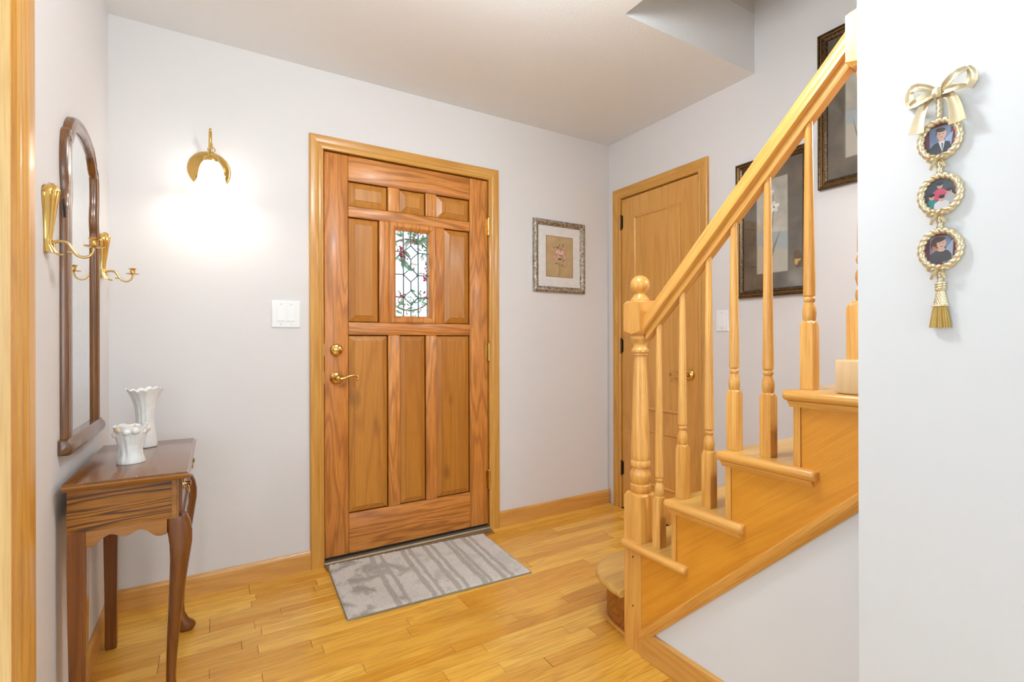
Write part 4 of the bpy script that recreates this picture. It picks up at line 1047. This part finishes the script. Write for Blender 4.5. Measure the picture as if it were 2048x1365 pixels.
for i in range(25):
    t = i / 24; w = lerp(.0060, .0108, t); ring = []
    for k in range(96):
        a = 2 * math.pi * k / 96; e = 1 + .10 * (abs(math.sin(7 * a + 9 * t)) + abs(math.sin(7 * a - 9 * t)) - 1)
        ring.append(hf(.0005 + w * math.cos(a) * e, .006 + .0055 * math.sin(a) * e, lerp(1.203, 1.173, t)))
    rs.append(ring)
MB().rings(rs).build('tassel_collar', 'champagne', hg, smooth=70)
for z, w in ((1.2035, .0068), (1.1725, .0118)):
    rope([hf(.0005 + w * math.cos(a), .007 + .006 * math.sin(a), z) for a in [2 * math.pi * k / 60 for k in range(60)]], .0016, 'tassel_ring', True, 12)
MB().rings([tring(1.173, .0098, .0055, .03), tring(1.165, .0115, .006, .05), tring(1.150, .0138, .0062, .06), tring(1.131, .0162, .0062, .07)]).build('tassel_fringe', 'tassel', hg, smooth=30)

# ------------------------------------------------------------------ doormat
mc = Vector(((.485 + .446 + 1.289 + 1.332) / 4, (2.559 + 2.03 + 1.986 + 2.527) / 4, 0))
NXg, NYg = 170, 106; rng = random.Random(2); ml, mw = .845, .535
q = MB(); vs = []; fs = []
for j in range(NYg + 1):
    for i in range(NXg + 1):
        x = -ml / 2 + ml * i / NXg; y = -mw / 2 + mw * j / NYg
        ed = min(i, NXg - i, j, NYg - j); z = .0125 + rng.uniform(-.0028, .0028) if ed > 1 else (.010 if ed == 1 else .004)
        jit = .0016 if ed > 0 else .0008
        vs.append((x + rng.uniform(-jit, jit), y + rng.uniform(-jit, jit), z))
for j in range(NYg):
    for i in range(NXg): a = j * (NXg + 1) + i; fs.append((a, a + 1, a + NXg + 2, a + NXg + 1))
mat_e = empty('door_mat', (mc.x, mc.y - .008, 0), 'taupe striped pile doormat lying at the front door', 'door mat')
mat_e.rotation_euler.z = math.atan2(-.040, .845)
q.add(vs, fs); me = q.build('pile', 'rug'); me.parent = mat_e
bd = MB(); bd.tube([(-ml / 2, -mw / 2, .004), (ml / 2, -mw / 2, .004), (ml / 2, mw / 2, .004), (-ml / 2, mw / 2, .004)], .0036, 8, closed=True)
bo = bd.build('binding', 'rug_edge'); bo.parent = mat_e

# ------------------------------------------------------------------ unseen lamp added as foyer fill, hung above the view's upper edge
CLX, CLY = .72, .98
cl = empty('fill_ceiling_lamp', (CLX, CLY, H), 'added opal fill globe hanging out of view on a short brass stem', 'ceiling lamp')
MB().lathe(CLX, CLY, [(.06, H - .0005), (.06, H - .012), (.045, H - .022), (.009, H - .026), (.009, H - .10), (.035, H - .105), (.04, H - .125)], 28).build('stem', 'brass', cl, smooth=40)
def mk_fill_globe():
    m = NT('fill_globe_opal'); m.set(Base_Color=(1, 1, 1, 1), Emission_Color=(0.91, 0.975, 1.0, 1), Emission_Strength=FILL_GLOBE); return m.m
MB().sphere((CLX, CLY, H - .225), .11, 32, 18).build('globe', mk_fill_globe(), cl, smooth=80)

# ------------------------------------------------------------------ downlight added to brighten the back wall, hidden behind the near wall
SLX, SLY, SLZ = 2.20, .20, 2.0
sl = empty('fill_stair_lamp', (XR, SLY, SLZ + .1), 'added brass fill downlight hidden on the upper stair wall', 'wall lamp')
MB().lathe_axis((XR - .0005, SLY, SLZ + .13), (-1, 0, 0), [(.055, 0), (.055, .006), (.03, .016), (.008, .02), (.007, .135)], 24).build('bracket', 'brass', sl, smooth=40)
ax_ = Vector((0, .42, -.91)).normalized(); c_ = Vector((SLX, SLY, SLZ)) - ax_ * .12
MB().lathe_axis(c_, ax_, [(.012, -.012), (.03, .0), (.07, .035), (.095, .08), (.105, .13), (.102, .13), (.092, .082), (.067, .04), (.028, .006)], 32).build('shade', 'brass_soft', sl, smooth=50)
ll = bpy.data.lights.new('fill_stair_light', 'AREA'); ll.shape = 'DISK'; ll.size = .17; ll.energy = STAIR_FILL; ll.color = (0.86, 0.95, 1.0)
lo = bpy.data.objects.new('fill_stair_light', ll); col.objects.link(lo); lo.parent = sl; lo.location = Vector((SLX, SLY, SLZ)) - ax_ * .035 - sl.location
lo.rotation_euler = (-ax_).to_track_quat('Z', 'Y').to_euler()

# ------------------------------------------------------------------ outside the front door
MB().box(-1.5, 3.5, D + .14, D + 4.0, -.2, -.02).build('porch_floor', 'concrete', kind='structure')
wr = empty('door_wreath', (.93, D + .10, 1.47), 'leafy green wreath with red berries hung outside the door glass', 'wreath')
rng = random.Random(9); cx, cz, cyw = .965, 1.49, D + .115
MB().tube([(cx + .17 * math.cos(a), cyw + .05, cz + .205 * math.sin(a)) for a in [2 * math.pi * k / 40 for k in range(40)]], .005, 8, closed=True).build('ring', 'twig', wr, smooth=60)
lv = MB(); br = MB()
def leafy(p, d, L, w_):
    w = d.orthogonal().normalized() * L * w_; n = d.cross(w).normalized() * L * .08
    lv.add([p, p + d * L * .35 + w, p + d * L * .7 + w * .7, p + d * L, p + d * L * .7 - w * .7, p + d * L * .35 - w, p + d * L * .45 + n], [(0, 1, 6), (1, 2, 6), (2, 3, 6), (3, 4, 6), (4, 5, 6), (5, 0, 6)])
for k in range(150):
    a = rng.uniform(0, 6.28); rr_ = rng.gauss(1, .14); p = Vector((cx + .17 * rr_ * math.cos(a), cyw + rng.uniform(-.02, .05), cz + .205 * rr_ * math.sin(a)))
    leafy(p, Vector((rng.uniform(-1, 1), rng.uniform(-.4, .4), rng.uniform(-1, 1))).normalized(), rng.uniform(.02, .045), .26)
for dx, z, n_, sp, L in ((.045, 1.665, 34, .035, .05), (-.03, 1.675, 10, .03, .05), (-.06, 1.545, 12, .025, .075), (.0, 1.49, 9, .02, .04), (-.005, 1.30, 22, .05, .04), (.085, 1.57, 9, .02, .04), (.08, 1.33, 10, .025, .04), (-.06, 1.33, 8, .02, .04)):
    for k in range(n_):
        p = Vector((.962 + dx + rng.gauss(0, sp), cyw + rng.uniform(-.03, .02), z + .015 + rng.gauss(0, sp * .7)))
        leafy(p, Vector((rng.uniform(-1, 1), rng.uniform(-.3, .3), rng.uniform(-1, 1))).normalized(), L * rng.uniform(.6, 1.1), .28)
lv.build('foliage', 'leaf', wr, kind='stuff')
for dx, z, n_, sp in ((-.065, 1.595, 26, .013), (.078, 1.455, 26, .013), (.07, 1.36, 12, .014), (-.07, 1.35, 8, .012), (.085, 1.52, 8, .012)):
    for k in range(n_):
        br.sphere((.962 + dx + rng.gauss(0, sp), cyw - .03 + rng.uniform(-.02, .01), z + .015 + rng.gauss(0, sp * 1.6)), .0058, 8, 5)
br.build('berries', 'berry', wr, smooth=60, kind='stuff')
